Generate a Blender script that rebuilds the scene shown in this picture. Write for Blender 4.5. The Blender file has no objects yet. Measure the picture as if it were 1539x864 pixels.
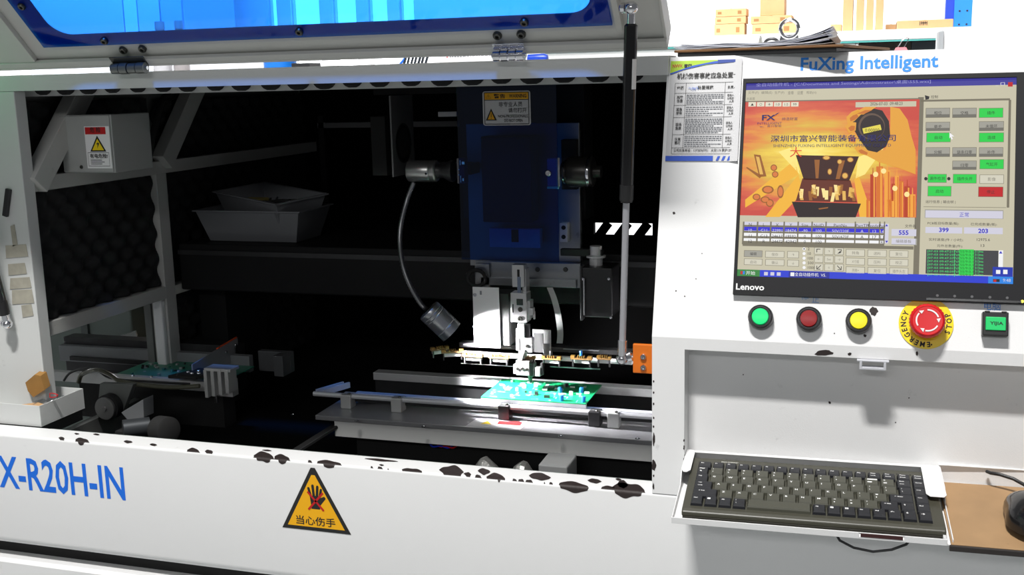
import bpy, bmesh, math, random
from mathutils import Vector, Matrix
from math import sin, cos, pi, radians
random.seed(7)
S = bpy.context.scene
COL = S.collection

# ------------------------------------------------------------------ camera
FPX = 1650.0
YAW, PIT, ROL = radians(-17.8), radians(10.65), radians(-1.4)
_fw = Vector((sin(YAW)*cos(PIT), cos(YAW)*cos(PIT), -sin(PIT)))
_rt = Vector((cos(YAW), -sin(YAW), 0))
_up = _rt.cross(_fw)
R_ = cos(ROL)*_rt + sin(ROL)*_up
U_ = -sin(ROL)*_rt + cos(ROL)*_up
def ray(px, py):
    return R_*((px-768)/FPX) - U_*((py-432)/FPX) + _fw
CAM = -1.40*ray(980, 741)
cd = bpy.data.cameras.new('camera'); cam = bpy.data.objects.new('camera', cd); COL.objects.link(cam)
cd.sensor_width = 36; cd.sensor_fit = 'HORIZONTAL'; cd.lens = FPX/1539*36
cd.shift_x = (769.5-768)/1539; cd.clip_start = .02
cam.matrix_world = Matrix(((R_.x, U_.x, -_fw.x, CAM.x), (R_.y, U_.y, -_fw.y, CAM.y), (R_.z, U_.z, -_fw.z, CAM.z), (0, 0, 0, 1)))
S.camera = cam

# ------------------------------------------------------------------ world, lights, exposure
S.view_settings.view_transform = 'Standard'; S.view_settings.look = 'None'
S.view_settings.gamma = 1; S.view_settings.use_curve_mapping = False
S.view_settings.exposure = 0.0
W = bpy.data.worlds.new('hall_light'); S.world = W; W.use_nodes = True
bg = W.node_tree.nodes['Background']; bg.inputs[0].default_value = (.93, .96, 1, 1); bg.inputs[1].default_value = .14
KEY = (-.23, -2.0, 4.2)
KEY_W, BACK_W, FAR_W = 275, 400, 30
def area(name, loc, aim, sx, sy, power, col=(1, 1, 1)):
    l = bpy.data.lights.new(name, 'AREA'); l.shape = 'RECTANGLE'; l.size = sx; l.size_y = sy; l.energy = power; l.color = col
    o = bpy.data.objects.new(name, l); COL.objects.link(o); o.location = loc
    o.rotation_euler = (Vector(aim)-Vector(loc)).to_track_quat('-Z', 'Y').to_euler(); return o
area('key_tube_light', KEY, (-.1, 0, .1), .66, .19, KEY_W, (1, .985, .96))
area('far_tube_light', (-.2, -4.6, 2.25), (-.2, 0, .1), 2.6, .3, FAR_W)
area('back_tube_light', (-2.7, 2.6, 2.30), (-2.7, 4.4, .6), 4.4, .2, BACK_W)
area('shelf_tube_light', (.3, 1.9, 2.30), (.3, 3.4, .4), 2.4, .2, 55)

# ------------------------------------------------------------------ helpers
def px(x, y, axis, val):
    """world point where the sight line of photo pixel (x, y) meets the plane axis = val"""
    i = 'xyz'.index(axis); d = ray(x, y); return CAM + d*((val-CAM[i])/d[i])
def pl(x, y, o, n):
    d = ray(x, y); n = Vector(n); return CAM + d*((Vector(o)-CAM).dot(n)/d.dot(n))
def mixc(a, b, t): return tuple(a[i]*(1-t)+b[i]*t for i in range(3))
def hx(r, g, b):
    f = lambda c: (c/255)/12.92 if c <= 10 else (((c/255)+.055)/1.055)**2.4
    return (f(r), f(g), f(b))
MATS = {}
def M(name, col=(.8, .8, .8), rough=.5, metal=0., spec=.5, bump=0., bscale=200., var=0., vscale=6., dirt=0., dirtcol=(.05, .045, .04), dscale=40., emit=None, estr=1., stretch=None, coat=0.):
    if name in MATS: return MATS[name]
    m = bpy.data.materials.new(name); MATS[name] = m; m.use_nodes = True
    nt = m.node_tree; N = nt.nodes; L = nt.links; b = N['Principled BSDF']
    b.inputs['Base Color'].default_value = (*col, 1); b.inputs['Roughness'].default_value = rough
    b.inputs['Metallic'].default_value = metal; b.inputs['Specular IOR Level'].default_value = spec
    if coat: b.inputs['Coat Weight'].default_value = coat
    co = N.new('ShaderNodeTexCoord'); src = co.outputs['Object']
    if stretch:
        mp = N.new('ShaderNodeMapping'); mp.inputs['Scale'].default_value = stretch; L.new(src, mp.inputs[0]); src = mp.outputs[0]
    out = None
    if var:
        n = N.new('ShaderNodeTexNoise'); n.inputs['Scale'].default_value = vscale; n.inputs['Detail'].default_value = 5; L.new(src, n.inputs[0])
        mx = N.new('ShaderNodeMix'); mx.data_type = 'RGBA'
        mx.inputs[6].default_value = (*[c*(1-var) for c in col], 1); mx.inputs[7].default_value = (*[min(1, c*(1+var)) for c in col], 1)
        L.new(n.outputs[0], mx.inputs[0]); out = mx.outputs[2]
    if dirt:
        n = N.new('ShaderNodeTexNoise'); n.inputs['Scale'].default_value = dscale; n.inputs['Detail'].default_value = 6; n.inputs['Roughness'].default_value = .7; L.new(src, n.inputs[0])
        r = N.new('ShaderNodeValToRGB'); r.color_ramp.elements[0].position = .66; r.color_ramp.elements[1].position = .80
        r.color_ramp.elements[0].color = (0, 0, 0, 1); r.color_ramp.elements[1].color = (dirt, dirt, dirt, 1); L.new(n.outputs[0], r.inputs[0])
        mx = N.new('ShaderNodeMix'); mx.data_type = 'RGBA'; mx.inputs[6].default_value = (*col, 1); mx.inputs[7].default_value = (*dirtcol, 1)
        if out: L.new(out, mx.inputs[6])
        L.new(r.outputs[0], mx.inputs[0]); out = mx.outputs[2]
    if out: L.new(out, b.inputs['Base Color'])
    if bump:
        n = N.new('ShaderNodeTexNoise'); n.inputs['Scale'].default_value = bscale; n.inputs['Detail'].default_value = 3; L.new(src, n.inputs[0])
        bp = N.new('ShaderNodeBump'); bp.inputs['Strength'].default_value = bump; bp.inputs['Distance'].default_value = .001
        L.new(n.outputs[0], bp.inputs['Height']); L.new(bp.outputs[0], b.inputs['Normal'])
    if emit is not None:
        b.inputs['Emission Color'].default_value = (*emit, 1); b.inputs['Emission Strength'].default_value = estr
    return m
def acrylic(name, tint, gloss=.06, rough=.03):
    m = bpy.data.materials.new(name); MATS[name] = m; m.use_nodes = True
    nt = m.node_tree; N = nt.nodes; L = nt.links; N.remove(N['Principled BSDF'])
    t = N.new('ShaderNodeBsdfTransparent'); t.inputs[0].default_value = (*tint, 1)
    g = N.new('ShaderNodeBsdfGlossy'); g.inputs['Roughness'].default_value = rough; g.inputs[0].default_value = (.9, .95, 1, 1)
    mx = N.new('ShaderNodeMixShader'); mx.inputs[0].default_value = gloss
    L.new(t.outputs[0], mx.inputs[1]); L.new(g.outputs[0], mx.inputs[2]); L.new(mx.outputs[0], N['Material Output'].inputs[0]); return m

white = M('white_powder_coat', (.80, .80, .80), .42, bump=.12, bscale=900, dirt=.35, dscale=26, var=.02)
white2 = M('white_painted_frame', (.60, .61, .60), .45, bump=.1, bscale=700, dirt=.3, dscale=30, var=.04)
lidpaint = M('warm_white_lid_paint', (.56, .56, .53), .4, bump=.1, bscale=700, var=.03)
chip = M('dark_primer_under_chipped_paint', (.022, .014, .013), .6, bump=.3, bscale=300)
black = M('black_plastic', (.012, .012, .013), .45)
blackgl = M('glossy_black_plastic', (.010, .010, .011), .16)
blackmat = M('matt_black', (.010, .010, .010), .8)
foamm = M('black_acoustic_foam', (.010, .010, .011), .95, bump=.3, bscale=500)
steel = M('brushed_steel', (.62, .62, .62), .30, .3, bump=.06, bscale=120, stretch=(1, 30, 30), var=.08, vscale=10)
plate = M('machined_plate', (.34, .34, .35), .34, .45, bump=.06, bscale=300, var=.15, vscale=14, dirt=.5, dscale=30)
alum = M('aluminium', (.66, .66, .65), .38, .5, bump=.05, bscale=400, var=.05)
chrome = M('chrome', (.75, .75, .78), .12, 1)
darkst = M('dark_steel', (.06, .06, .062), .42, .8, var=.2, vscale=30)
screwm = M('dark_screw', (.10, .10, .09), .35, .9)
blueprint = M('blue_print', hx(22, 110, 225), .45)
blueprint2 = M('light_blue_print', hx(20, 135, 235), .45)
cardp = M('card_paper', (.60, .60, .61), .6, var=.02)
paper = M('white_paper', (.82, .82, .82), .6, var=.02)
ink = M('black_ink', (.012, .012, .012), .6)
grayink = M('gray_ink', (.22, .23, .25), .6)
yellow = M('yellow_label', hx(240, 175, 10), .45, var=.04)
yellow2 = M('bright_yellow', hx(245, 215, 20), .4)
red = M('red_label', hx(190, 20, 24), .45)
orange = M('orange_painted_steel', hx(215, 110, 22), .45, var=.08, vscale=40, dirt=.3)
cardb = M('cardboard', hx(188, 148, 104), .8, var=.1, vscale=20)
blueac = acrylic('blue_acrylic', (.12, .40, .82), .02)
blueac2 = acrylic('deep_blue_acrylic', (.11, .33, .70), .03, .12)

def wm(o):
    m = o.matrix_basis.copy()
    while o.parent: o = o.parent; m = o.matrix_basis @ m
    return m
class B:
    def __init__(s): s.bm = bmesh.new()
    def box(s, x0, x1, y0, y1, z0, z1, m=None):
        v = [Vector((x, y, z)) for x in (x0, x1) for y in (y0, y1) for z in (z0, z1)]
        if m is not None: v = [m @ p for p in v]
        v = [s.bm.verts.new(p) for p in v]
        for f in ((0, 1, 3, 2), (4, 6, 7, 5), (0, 4, 5, 1), (2, 3, 7, 6), (0, 2, 6, 4), (1, 5, 7, 3)): s.bm.faces.new([v[i] for i in f])
        return s
    def bar(s, p, q, w, h, up=(0, 0, 1)):
        p = Vector(p); q = Vector(q); z = (q-p); ln = z.length; z = z/ln; u = Vector(up); x = z.cross(u).normalized(); y = x.cross(z)
        m = Matrix((( x.x, y.x, z.x, p.x), (x.y, y.y, z.y, p.y), (x.z, y.z, z.z, p.z), (0, 0, 0, 1)))
        return s.box(-w/2, w/2, -h/2, h/2, 0, ln, m)
    def loft(s, rings, cap=True, close=True):
        rs = [[s.bm.verts.new(p) for p in r] for r in rings]; n = len(rs[0])
        for a, b in zip(rs, rs[1:]):
            for i in range(n if close else n-1):
                j = (i+1) % n; s.bm.faces.new((a[i], a[j], b[j], b[i]))
        if cap:
            s.bm.faces.new(rs[0][::-1]); s.bm.faces.new(rs[-1])
        return s
    def lathe(s, prof, o, ax, n=20, cap=True):
        o = Vector(o); a = Vector(ax).normalized(); u = a.orthogonal().normalized(); v = a.cross(u)
        return s.loft([[o+a*h+(u*cos(2*pi*i/n)+v*sin(2*pi*i/n))*max(r, 1e-5) for i in range(n)] for r, h in prof], cap)
    def cyl(s, p, q, r, r2=None, n=16):
        p = Vector(p); q = Vector(q); return s.lathe([(r, 0), (r if r2 is None else r2, (q-p).length)], p, q-p, n)
    def tube(s, pts, r, n=8):
        pts = [Vector(p) for p in pts]; rings = []; u = None
        for i, p in enumerate(pts):
            t = (pts[min(i+1, len(pts)-1)]-pts[max(i-1, 0)]).normalized()
            u = t.orthogonal().normalized() if u is None else (u-t*u.dot(t)).normalized()
            v = t.cross(u); rr = r[i] if isinstance(r, (list, tuple)) else r
            rings.append([p+(u*cos(2*pi*k/n)+v*sin(2*pi*k/n))*rr for k in range(n)])
        return s.loft(rings)
    def sphere(s, c, r, sc=(1, 1, 1), n=14):
        prof = [[Vector(c)+Vector((sc[0]*r*sin(pi*i/8)*cos(2*pi*k/n), sc[1]*r*sin(pi*i/8)*sin(2*pi*k/n), sc[2]*r*cos(pi*i/8))) for k in range(n)] for i in range(1, 8)]
        return s.loft(prof[::-1])
    def poly(s, pts):
        s.bm.faces.new([s.bm.verts.new(Vector(p)) for p in pts]); return s
    def prism(s, pts, off):
        off = Vector(off); pts = [Vector(p) for p in pts]; return s.loft([pts, [p+off for p in pts]])
    def grid(s, rows):
        vs = [[s.bm.verts.new(p) for p in r] for r in rows]
        for a, b in zip(vs, vs[1:]):
            for i in range(len(a)-1): s.bm.faces.new((a[i], a[i+1], b[i+1], b[i]))
        return s
    def text(s, t, o, u, v, w=None, h=None, al='L', bold=0):
        vs, fs, bw, bh = glyphs(t, bold)
        if w and h: sx, sy = w/bw, h/bh
        elif h: sx = sy = h/bh
        else: sx = sy = w/bw
        ox = {'L': 0, 'C': -.5, 'R': -1}[al]*bw*sx; o = Vector(o); u = Vector(u).normalized(); v = Vector(v).normalized()
        nv = [s.bm.verts.new(o+u*(x*sx+ox)+v*(y*sy)) for x, y in vs]
        for f in fs:
            try: s.bm.faces.new([nv[i] for i in f])
            except ValueError: pass
        return s
    def done(s, name, mat, parent=None, bev=0, smooth=False, origin=None, recalc=True, local=False, ang=40, thick=0):
        if recalc: bmesh.ops.recalc_face_normals(s.bm, faces=s.bm.faces)
        me = bpy.data.meshes.new(name); s.bm.to_mesh(me); s.bm.free(); s.bm = None
        o = bpy.data.objects.new(name, me); COL.objects.link(o); me.materials.append(mat)
        if parent is not None:
            o.parent = parent
            if not local: me.transform(wm(parent).inverted())
        elif origin is not None:
            me.transform(Matrix.Translation(-Vector(origin))); o.location = origin
        if smooth:
            me.shade_smooth()
            try: me.set_sharp_from_angle(angle=radians(ang))
            except Exception: pass
        if bev:
            md = o.modifiers.new('edge', 'BEVEL'); md.width = bev; md.segments = 2; md.limit_method = 'ANGLE'; md.angle_limit = radians(50)
        return o
_gl = {}
_fc = bpy.data.curves.new('lettering_source', 'FONT'); _fc.resolution_u = 2
_fo = bpy.data.objects.new('lettering_source', _fc); COL.objects.link(_fo)
def glyphs(t, bold=0):
    k = (t, bold)
    if k not in _gl:
        _fc.body = t; _fc.offset = bold; bpy.context.view_layer.update()
        me = bpy.data.meshes.new_from_object(_fo.evaluated_get(bpy.context.evaluated_depsgraph_get()))
        vs = [(v.co.x, v.co.y) for v in me.vertices]; fs = [tuple(p.vertices) for p in me.polygons]; bpy.data.meshes.remove(me)
        if not vs: vs = [(0, 0), (1, 0), (1, 1)]; fs = []
        x0 = min(v[0] for v in vs); y0 = min(v[1] for v in vs); x1 = max(v[0] for v in vs); y1 = max(v[1] for v in vs)
        _gl[k] = ([(x-x0, y-y0) for x, y in vs], fs, max(x1-x0, 1e-4), max(y1-y0, 1e-4))
    return _gl[k]
def tag(o, label=None, cat=None, group=None, kind=None):
    if label: o['label'] = label
    if cat: o['category'] = cat
    if group: o['group'] = group
    if kind: o['kind'] = kind
    return o
def thing(name, label, cat, loc=(0, 0, 0), rot=(0, 0, 0), group=None):
    o = bpy.data.objects.new(name, None); COL.objects.link(o); o.location = loc; o.rotation_euler = rot; o.empty_display_size = .05
    return tag(o, label, cat, group)
def dup(root, loc=None, label=None, rot=None, group=None):
    r = root.copy(); COL.objects.link(r)
    if loc is not None: r.location = loc
    if rot is not None: r.rotation_euler = rot
    if label: r['label'] = label
    if group: r['group'] = group
    for ch in list(root.children):
        c = ch.copy(); COL.objects.link(c); c.parent = r
        for g in list(ch.children):
            d = g.copy(); COL.objects.link(d); d.parent = c
    return r
def pbox(b, x0, y0, x1, y1, Y, d):
    """box whose front face lies on the plane y = Y, sized from two opposite photo corners"""
    P = px(x0, y0, 'y', Y); Q = px(x1, y1, 'y', Y)
    return b.box(min(P.x, Q.x), max(P.x, Q.x), Y, Y+d, min(P.z, Q.z), max(P.z, Q.z))
def screw(parent, c, n, r=.004, h=.003, name='screw', mat=None):
    n = Vector(n).normalized(); c = Vector(c)
    b = B().lathe([(r, 0), (r, h*.6), (r*.8, h), (r*.45, h), (r*.4, h*.35)], c, n, 12)
    return b.done(name, mat or screwm, parent, smooth=True)

#@@STRUCTURE
# ------------------------------------------------------------------ the hall around the machine
FLOORZ = -.93
floorm = M('grey_epoxy_floor', (.36, .38, .38), .35, var=.08, vscale=2)
wallm = M('white_wall_paint', (.82, .82, .82), .8, var=.02, vscale=2)
greyw = M('grey_wall_paint', (.52, .53, .55), .8, var=.03, vscale=2)
tag(B().box(-7, 5, -3.2, 5.2, FLOORZ-.06, FLOORZ).done('floor', floorm), kind='structure')
WY = 5.0
def wx(p): return px(p, 20, 'y', WY).x
wins = [(275, 296), (403, 416), (437, 480), (500, 535), (553, 582), (600, 622), (-60, 40)]
wins.sort()
b = B(); xs = -7.0
WZ0, WZ1 = .62, 2.0
for p0, p1 in wins:
    a, c = wx(p0), wx(p1)
    if p0 < 0: a = -6.6; c = -5.75
    b.box(xs, a, WY, WY+.14, WZ0, WZ1); xs = c
b.box(xs, 5, WY, WY+.14, WZ0, WZ1); b.box(-7, 5, WY, WY+.14, FLOORZ, WZ0); b.box(-7, 5, WY, WY+.14, WZ1, 3.0)
tag(b.done('wall_back', wallm), kind='structure')
glassm = M('bright_daylit_window_glass', (.8, .85, .9), .2, emit=(1, 1, 1), estr=5)
for i, (p0, p1) in enumerate(wins):
    a, c = wx(p0), wx(p1)
    if p0 < 0: a = -6.6; c = -5.75
    w = B().box(a, c, WY+.06, WY+.07, WZ0, WZ1).done('window_%d' % (i+1), glassm); tag(w, kind='structure')
    f = B()
    for q in (a+.004, c-.004): f.box(q-.004, q+.004, WY+.02, WY+.058, WZ0, WZ1)
    f.done('window_frame', white2, w)
tag(B().box(-7.1, -7, -3.2, 5.2, FLOORZ, 3.0).done('wall_left', wallm), kind='structure')
# pillar and grey cabinet seen through the lid window
pc = thing('storage_cabinet', 'tall grey storage cabinet seen through the blue lid window', 'cabinet', (-3.75, 4.1, FLOORZ))
pa, pb_ = px(40, 20, 'y', 3.9).x, px(277, 20, 'y', 3.9).x
cabm = M('grey_cabinet_enamel', (.50, .54, .60), .5, var=.03)
B().box(pa, pb_, 3.9, 4.4, FLOORZ+.06, 2.2).done('body', cabm, pc)
B().box(pa+.02, pb_-.02, 3.92, 4.38, FLOORZ, FLOORZ+.06).done('plinth', darkst, pc)
m_ = [pa, px(185, 20, 'y', 3.88).x, px(206, 20, 'y', 3.88).x, px(240, 20, 'y', 3.88).x, pb_]
cab2 = M('blue_grey_cabinet_door', (.36, .42, .52), .5)
cab3 = M('pale_cabinet_door', (.62, .68, .72), .5)
for i in range(4):
    d = B().box(m_[i]+.004, m_[i+1]-.004, 3.882, 3.9, FLOORZ+.1, 2.15).done('door', (cabm, cab3, cabm, cab2)[i], pc, bev=.003)
    B().cyl((m_[i+1]-.03, 3.865, .3), (m_[i+1]-.03, 3.865, .45), .008).box(m_[i+1]-.034, m_[i+1]-.026, 3.866, 3.884, .31, .32).box(m_[i+1]-.034, m_[i+1]-.026, 3.866, 3.884, .43, .44).done('handle', chrome, d)

# ------------------------------------------------------------------ insertion machine: body
mach = thing('insertion_machine', 'white component insertion machine with chipped front lip and black open interior', 'machine', (-.5, .5, FLOORZ))
XL, XR = -1.75, .66
def yz(b, prof, x0, x1):
    return b.prism([(x0, y, z) for y, z in prof], (x1-x0, 0, 0))
RB = .004
arc = [(RB-RB*sin(a), -RB+RB*cos(a)) for a in [i*pi/2/5 for i in range(6)]]
arc2 = [(.014-.014*cos(a), -.170-.014*sin(a)) for a in [i*pi/2/5 for i in range(6)]]
prof = [(.042, -.02), (.042, 0)]+arc+arc2+[(.03, -.184), (.03, -.02)]
ap = yz(B(), prof, XL, XR).done('front_apron', white, mach, smooth=True, ang=30)
yz(B(), [(.06, -.212), (.002, -.207), (-.004, -.212), (-.004, -.90), (.06, -.90)], XL, XR).done('lower_panel', white, mach)
B().box(XL, XR, .03, .06, -.23, -.15).done('shadow_gap', blackmat, mach)
B().box(XL+.05, XR-.05, .02, 1.1, FLOORZ, -.9).done('plinth', blackmat, mach)
ledgem = M('grey_green_ledge_paint', (.20, .23, .22), .4, var=.1)
yz(B(), [(.043, -.02), (.043, -.006), (.075, -.012), (.082, -.03), (.078, -.032), (.043, -.03)], -1.04, 0).done('inner_ledge', ledgem, mach)
# interior shell
inner = M('black_interior_paint', (.007, .007, .007), .9, spec=.08)
B().box(-1.06, 0.0, 1.10, 1.12, -.4, .16).box(-1.06, 0, 1.1, 1.12, .20, .54).box(-1.06, -.335, 1.1, 1.12, .16, .20).box(-.20, 0, 1.1, 1.12, .16, .20).done('back_panel', inner, mach)
B().box(-1.06, 0, .05, 1.12, -.42, -.40).done('floor_pan', inner, mach)
for k in range(3):
    q = -.33+.045*k
    B().bar((q, 1.10, .16), (q+.03, 1.10, .20), .010, .02).done('slot_louver', inner, mach)
TOPZ = .545
yz(B(), [(.10, .5235), (.10, .5455), (.102, .5475), (.16, .5475), (.16, .5435), (.105, .5435), (.105, .5235)], -1.30, .003).done('top_beam', white2, mach, smooth=True)
B().box(-1.75, .003, .16, 1.2, .5335, TOPZ).done('top_cover', white, mach)
B().box(-1.05, -.002, .152, .156, .5145, .533).done('beam_flange', white2, mach)
b = B(); x = -1.0
while x < -.03:
    b.sphere((x, .146, .5265), .0135+.003*random.random(), (1.15, .5, .75), 10); x += .042+.008*random.random()
tag(b.done('foam_edge', foamm, mach, smooth=True), kind='stuff')
B().box(-1.04, -.005, .16, 1.10, .516, .533).done('roof_foam', foamm, mach)
# left side: post, wall with infeed opening, frame bars, braces
B().box(-1.30, -1.016, .10, .125, -.02, .5232).done('corner_post', white2, mach, bev=.0015)
b = B().box(-1.075, -1.06, .125, 1.12, .125, .545).box(-1.075, -1.06, .125, .135, -.4, .125).box(-1.075, -1.06, .452, 1.12, -.4, .125)
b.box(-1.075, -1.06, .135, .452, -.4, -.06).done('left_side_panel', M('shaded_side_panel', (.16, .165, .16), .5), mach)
def eggs(name, x, y0, y1, z0, z1, px_=.024, amp=.007):
    b = B(); ny = int((y1-y0)/px_*5); nz = int((z1-z0)/px_*5)
    b.grid([[(x+amp*sin(2*pi*(y0+(y1-y0)*i/ny)/(2*px_))*sin(2*pi*(z0+(z1-z0)*j/nz)/(2*px_)), y0+(y1-y0)*i/ny, z0+(z1-z0)*j/nz) for i in range(ny+1)] for j in range(nz+1)])
    return b.done(name, foamm, mach, smooth=True)
eggs('foam_panel', -1.034, .127, .455, .152, .362)
eggs('foam_panel', -1.046, .49, 1.09, -.1, .5)
eggs('foam_panel', -1.050, .127, .48, .39, .505)
fr = M('off_white_inner_frame', (.50, .50, .48), .5, var=.06, dirt=.4)
B().box(-1.056, -1.022, .11, .452, .126, .150).done('frame_bar', fr, mach, bev=.001)
B().box(-1.056, -1.022, .11, 1.10, .364, .388).done('frame_bar', fr, mach, bev=.001)
B().box(-1.056, -1.022, .452, .484, -.3, .364).done('frame_post', fr, mach, bev=.001)
B().box(-1.056, -1.022, .484, .66, .128, .146).done('frame_bar', fr, mach, bev=.001)
for (a, c) in (((-1.02, .128, .375), (-1.02, .265, .525)), ((-1.02, .47, .385), (-1.02, .60, .525))):
    B().bar(a, c, .036, .026, (1, 0, 0)).done('diagonal_brace', fr, mach, bev=.001)
B().tube([(-1.03, .44, .38), (-1.02, .45, .44), (-1.03, .50, .50), (-1.03, .53, .52)], .006).done('conduit', blackmat, mach, smooth=True)
B().box(-1.046, -1.026, .440, .452, -.06, .125).done('opening_edge', white, mach, bev=.003)
# right inner wall of the enclosure = console side; corner bracket for the gas strut
ob = B(); c0 = px(951, 517, 'y', .05); c1 = px(980, 562, 'y', .05)
ob.box(c0.x, 0.0, .05, .056, c1.z, c0.z).box(-.006, 0.0, .05, .085, c1.z, c0.z)
brk = ob.done('strut_bracket', orange, mach, bev=.001)
for (a, c) in ((967, 536), (967, 552)):
    screw(brk, px(a, c, 'y', .05), (0, -1, 0), .0042, .003, mat=chrome)
tag(brk, 'orange painted bracket with two socket screws')
# tape residue and magnet on the left post
tapem = M('old_tape_residue', (.36, .34, .28), .6, var=.35, vscale=60)
for (x0, y0, x1, y1) in ((17, 340, 25, 368), (8, 369, 41, 386), (12, 397, 39, 412), (14, 418, 46, 433), (17, 436, 50, 456), (33, 459, 49, 475)):
    P = px(x0, y0, 'y', .0995); Q = px(x1, y1, 'y', .0995)
    B().prism([(P.x+random.uniform(-.003, .003), .0997, P.z), (Q.x, .0997, P.z+.003), (Q.x+.002, .0997, Q.z+.001), (P.x-.001, .0997, Q.z-.003)], (0, -.0006, 0)).done('tape_scrap', tapem, mach)
P, Q = px(13, 284, 'y', .097), px(8, 325, 'y', .097)
B().bar(P, Q, .009, .006, (0, 1, 0)).done('catch_magnet', darkst, mach, bev=.001)
# lettering on the apron
def on_front(p): return px(p[0], p[1], 'y', 0)
P = px(191, 770, 'y', 0); Q = px(28, 700, 'y', 0); Z0 = px(20, 747, 'y', 0).z; Z1 = px(22, 701, 'y', 0).z
lw = P.x-px(-30, 700, 'y', 0).x
B().text('FX-R20H-IN', (P.x, -.0004, -.088), (1, 0, 0), (0, 0, 1), .252, .054, al='R', bold=.018).done('model_lettering', blueprint, mach)
# paint chips along the front lip, wrapped over the rounded edge
def lip_s(pxx, pyy):
    q = px(pxx, pyy, 'z', 0)
    if q.y >= RB: return q.x, q.y-RB+RB*pi/2
    q2 = px(pxx, pyy, 'y', 0)
    if q2.z <= -RB: return q2.x, q2.z+RB
    return q2.x, RB*pi/4
def lip_p(x, s, e=.0003):
    if s <= 0: return (x, -e, s-RB)
    if s >= RB*pi/2: return (x, s-RB*pi/2+RB, e)
    a = s/RB
    return (x, RB-(RB+e)*cos(a), -RB+(RB+e)*sin(a))
def chipmesh(pts):
    """pts: rows of (px x, top y, bottom y)"""
    rows = []
    for (xx, yt, yb) in pts:
        xa, sa = lip_s(xx, yt); xb, sb = lip_s(xx, yb)
        rows.append([lip_p(xa+(xb-xa)*k/24, sa+(sb-sa)*k/24) for k in range(25)])
    return B().grid(rows).done('paint_chip', chip, mach, smooth=True)
def blob(x0, x1, yt, yb, slope=.09, rag=.25, n=None, skew=0.):
    n = n or max(6, int((x1-x0)/1.6)); L = []
    for i in range(n+1):
        t = i/n; e = (1-abs(2*t-1)**2.4); ym = (yt+yb)/2+slope*((x0+x1)/2*0+(t-.5)*(x1-x0)); h = (yb-yt)/2*e
        ph = x0*1.7; a_ = sin(t*5+ph)*.6+sin(t*11+2*ph)*.4; c_ = sin(t*6+3*ph)*.5+sin(t*13+ph)*.5
        L.append((x0+t*(x1-x0), ym-h*(1+rag*a_)-.25, ym+h*(1+rag*c_)+.25))
    return chipmesh(L)
for a in ((88, 97, 657, 660), (112, 134, 658, 668), (186, 199, 662, 666), (225, 236, 667, 670), (280, 300, 674, 682), (308, 320, 676, 682), (112, 119, 651, 653), (140, 150, 652, 654),
          (380, 412, 680, 694), (411, 436, 683, 696), (394, 408, 676, 678), (462, 469, 692, 696), (474, 515, 692, 702), (518, 524, 699, 703), (555, 562, 701, 705), (565, 577, 702, 707), (579, 587, 704, 708), (592, 599, 706, 709),
          (604, 634, 704, 710), (645, 655, 710, 714), (660, 697, 700, 716), (570, 577, 698, 700), (548, 598, 690, 693), (697, 708, 710, 715), (713, 724, 714, 720), (731, 759, 712, 724), (718, 737, 704, 713), (768, 777, 720, 724), (778, 788, 720, 725), (789, 801, 721, 727), (795, 828, 711, 722), (816, 821, 725, 728), (825, 831, 725, 728),
          (836, 888, 724, 739), (883, 904, 720, 726), (901, 928, 731, 738), (918, 970, 725, 748), (928, 944, 722, 734), (925, 934, 719, 722)):
    blob(*a)
# warning triangle stuck on the apron
tri = thing('warning_sticker', 'yellow triangular hand injury warning sticker on the white front apron', 'sticker', px(475, 797, 'y', 0))
A_, Bq, Cq = px(471, 703, 'y', 0), px(424, 792, 'y', 0), px(527, 803, 'y', 0)
zb = (Bq.z+Cq.z)/2; cx = A_.x-.001; hw = (Cq.x-Bq.x)/2
def tripts(s, y, dz=0):
    g = Vector((cx, 0, zb+(A_.z-zb)/3))
    return [g+(Vector(p)-g)*s+Vector((0, y, dz)) for p in ((cx-hw, 0, zb), (cx+hw, 0, zb), (cx+hw*.06, 0, A_.z), (cx-hw*.06, 0, A_.z))]
B().prism(tripts(1, -.0002), (0, -.0004, 0)).done('border', ink, tri)
B().prism(tripts(.83, -.0006), (0, -.0002, 0)).done('field', yellow, tri)
hb = B(); hc = Vector((cx+.002, -.0010, zb+.046)); k = .001
palm = [(-7, 0), (6, 0), (7, 6), (12, 12), (16, 17), (14, 20), (8, 17.5), (8, 20), (-9, 20), (-8, 10)]
hb.poly([hc+Vector((x*k, 0, (y-13)*k)) for x, y in palm])
for (x, y, w, l, an) in ((-7.4, 19, 1.9, 12, 14), (-2.6, 20, 2.0, 15, 4), (2.4, 20, 2.0, 14, -6), (6.6, 19, 1.8, 11, -14)):
    a = radians(an); d = Vector((-sin(a), 0, cos(a))); s_ = Vector((cos(a), 0, sin(a))); o = hc+Vector((x*k, -.00002, (y-13)*k))
    hb.poly([o-s_*w*k, o+s_*w*k, o+s_*w*k+d*l*k, o+s_*w*.5*k+d*(l+1.6)*k, o-s_*w*.5*k+d*(l+1.6)*k, o-s_*w*k+d*l*k])
hb.done('hand_symbol', ink, tri)
cb = B()
for s_ in (-1, 1):
    d = Vector((s_*.9, 0, 1)).normalized(); o = hc+Vector((0, -.0003, -.001)); q = Vector((d.z, 0, -d.x))*.0015
    cb.poly([o-d*.018-q, o-d*.018+q, o+d*.018+q, o+d*.018-q])
cb.done('red_cross', red, tri)
B().text('当心伤手', (cx, -.0011, zb+.008), (1, 0, 0), (0, 0, 1), .062, .0135, al='C', bold=.012).done('caption', ink, tri)

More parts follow.
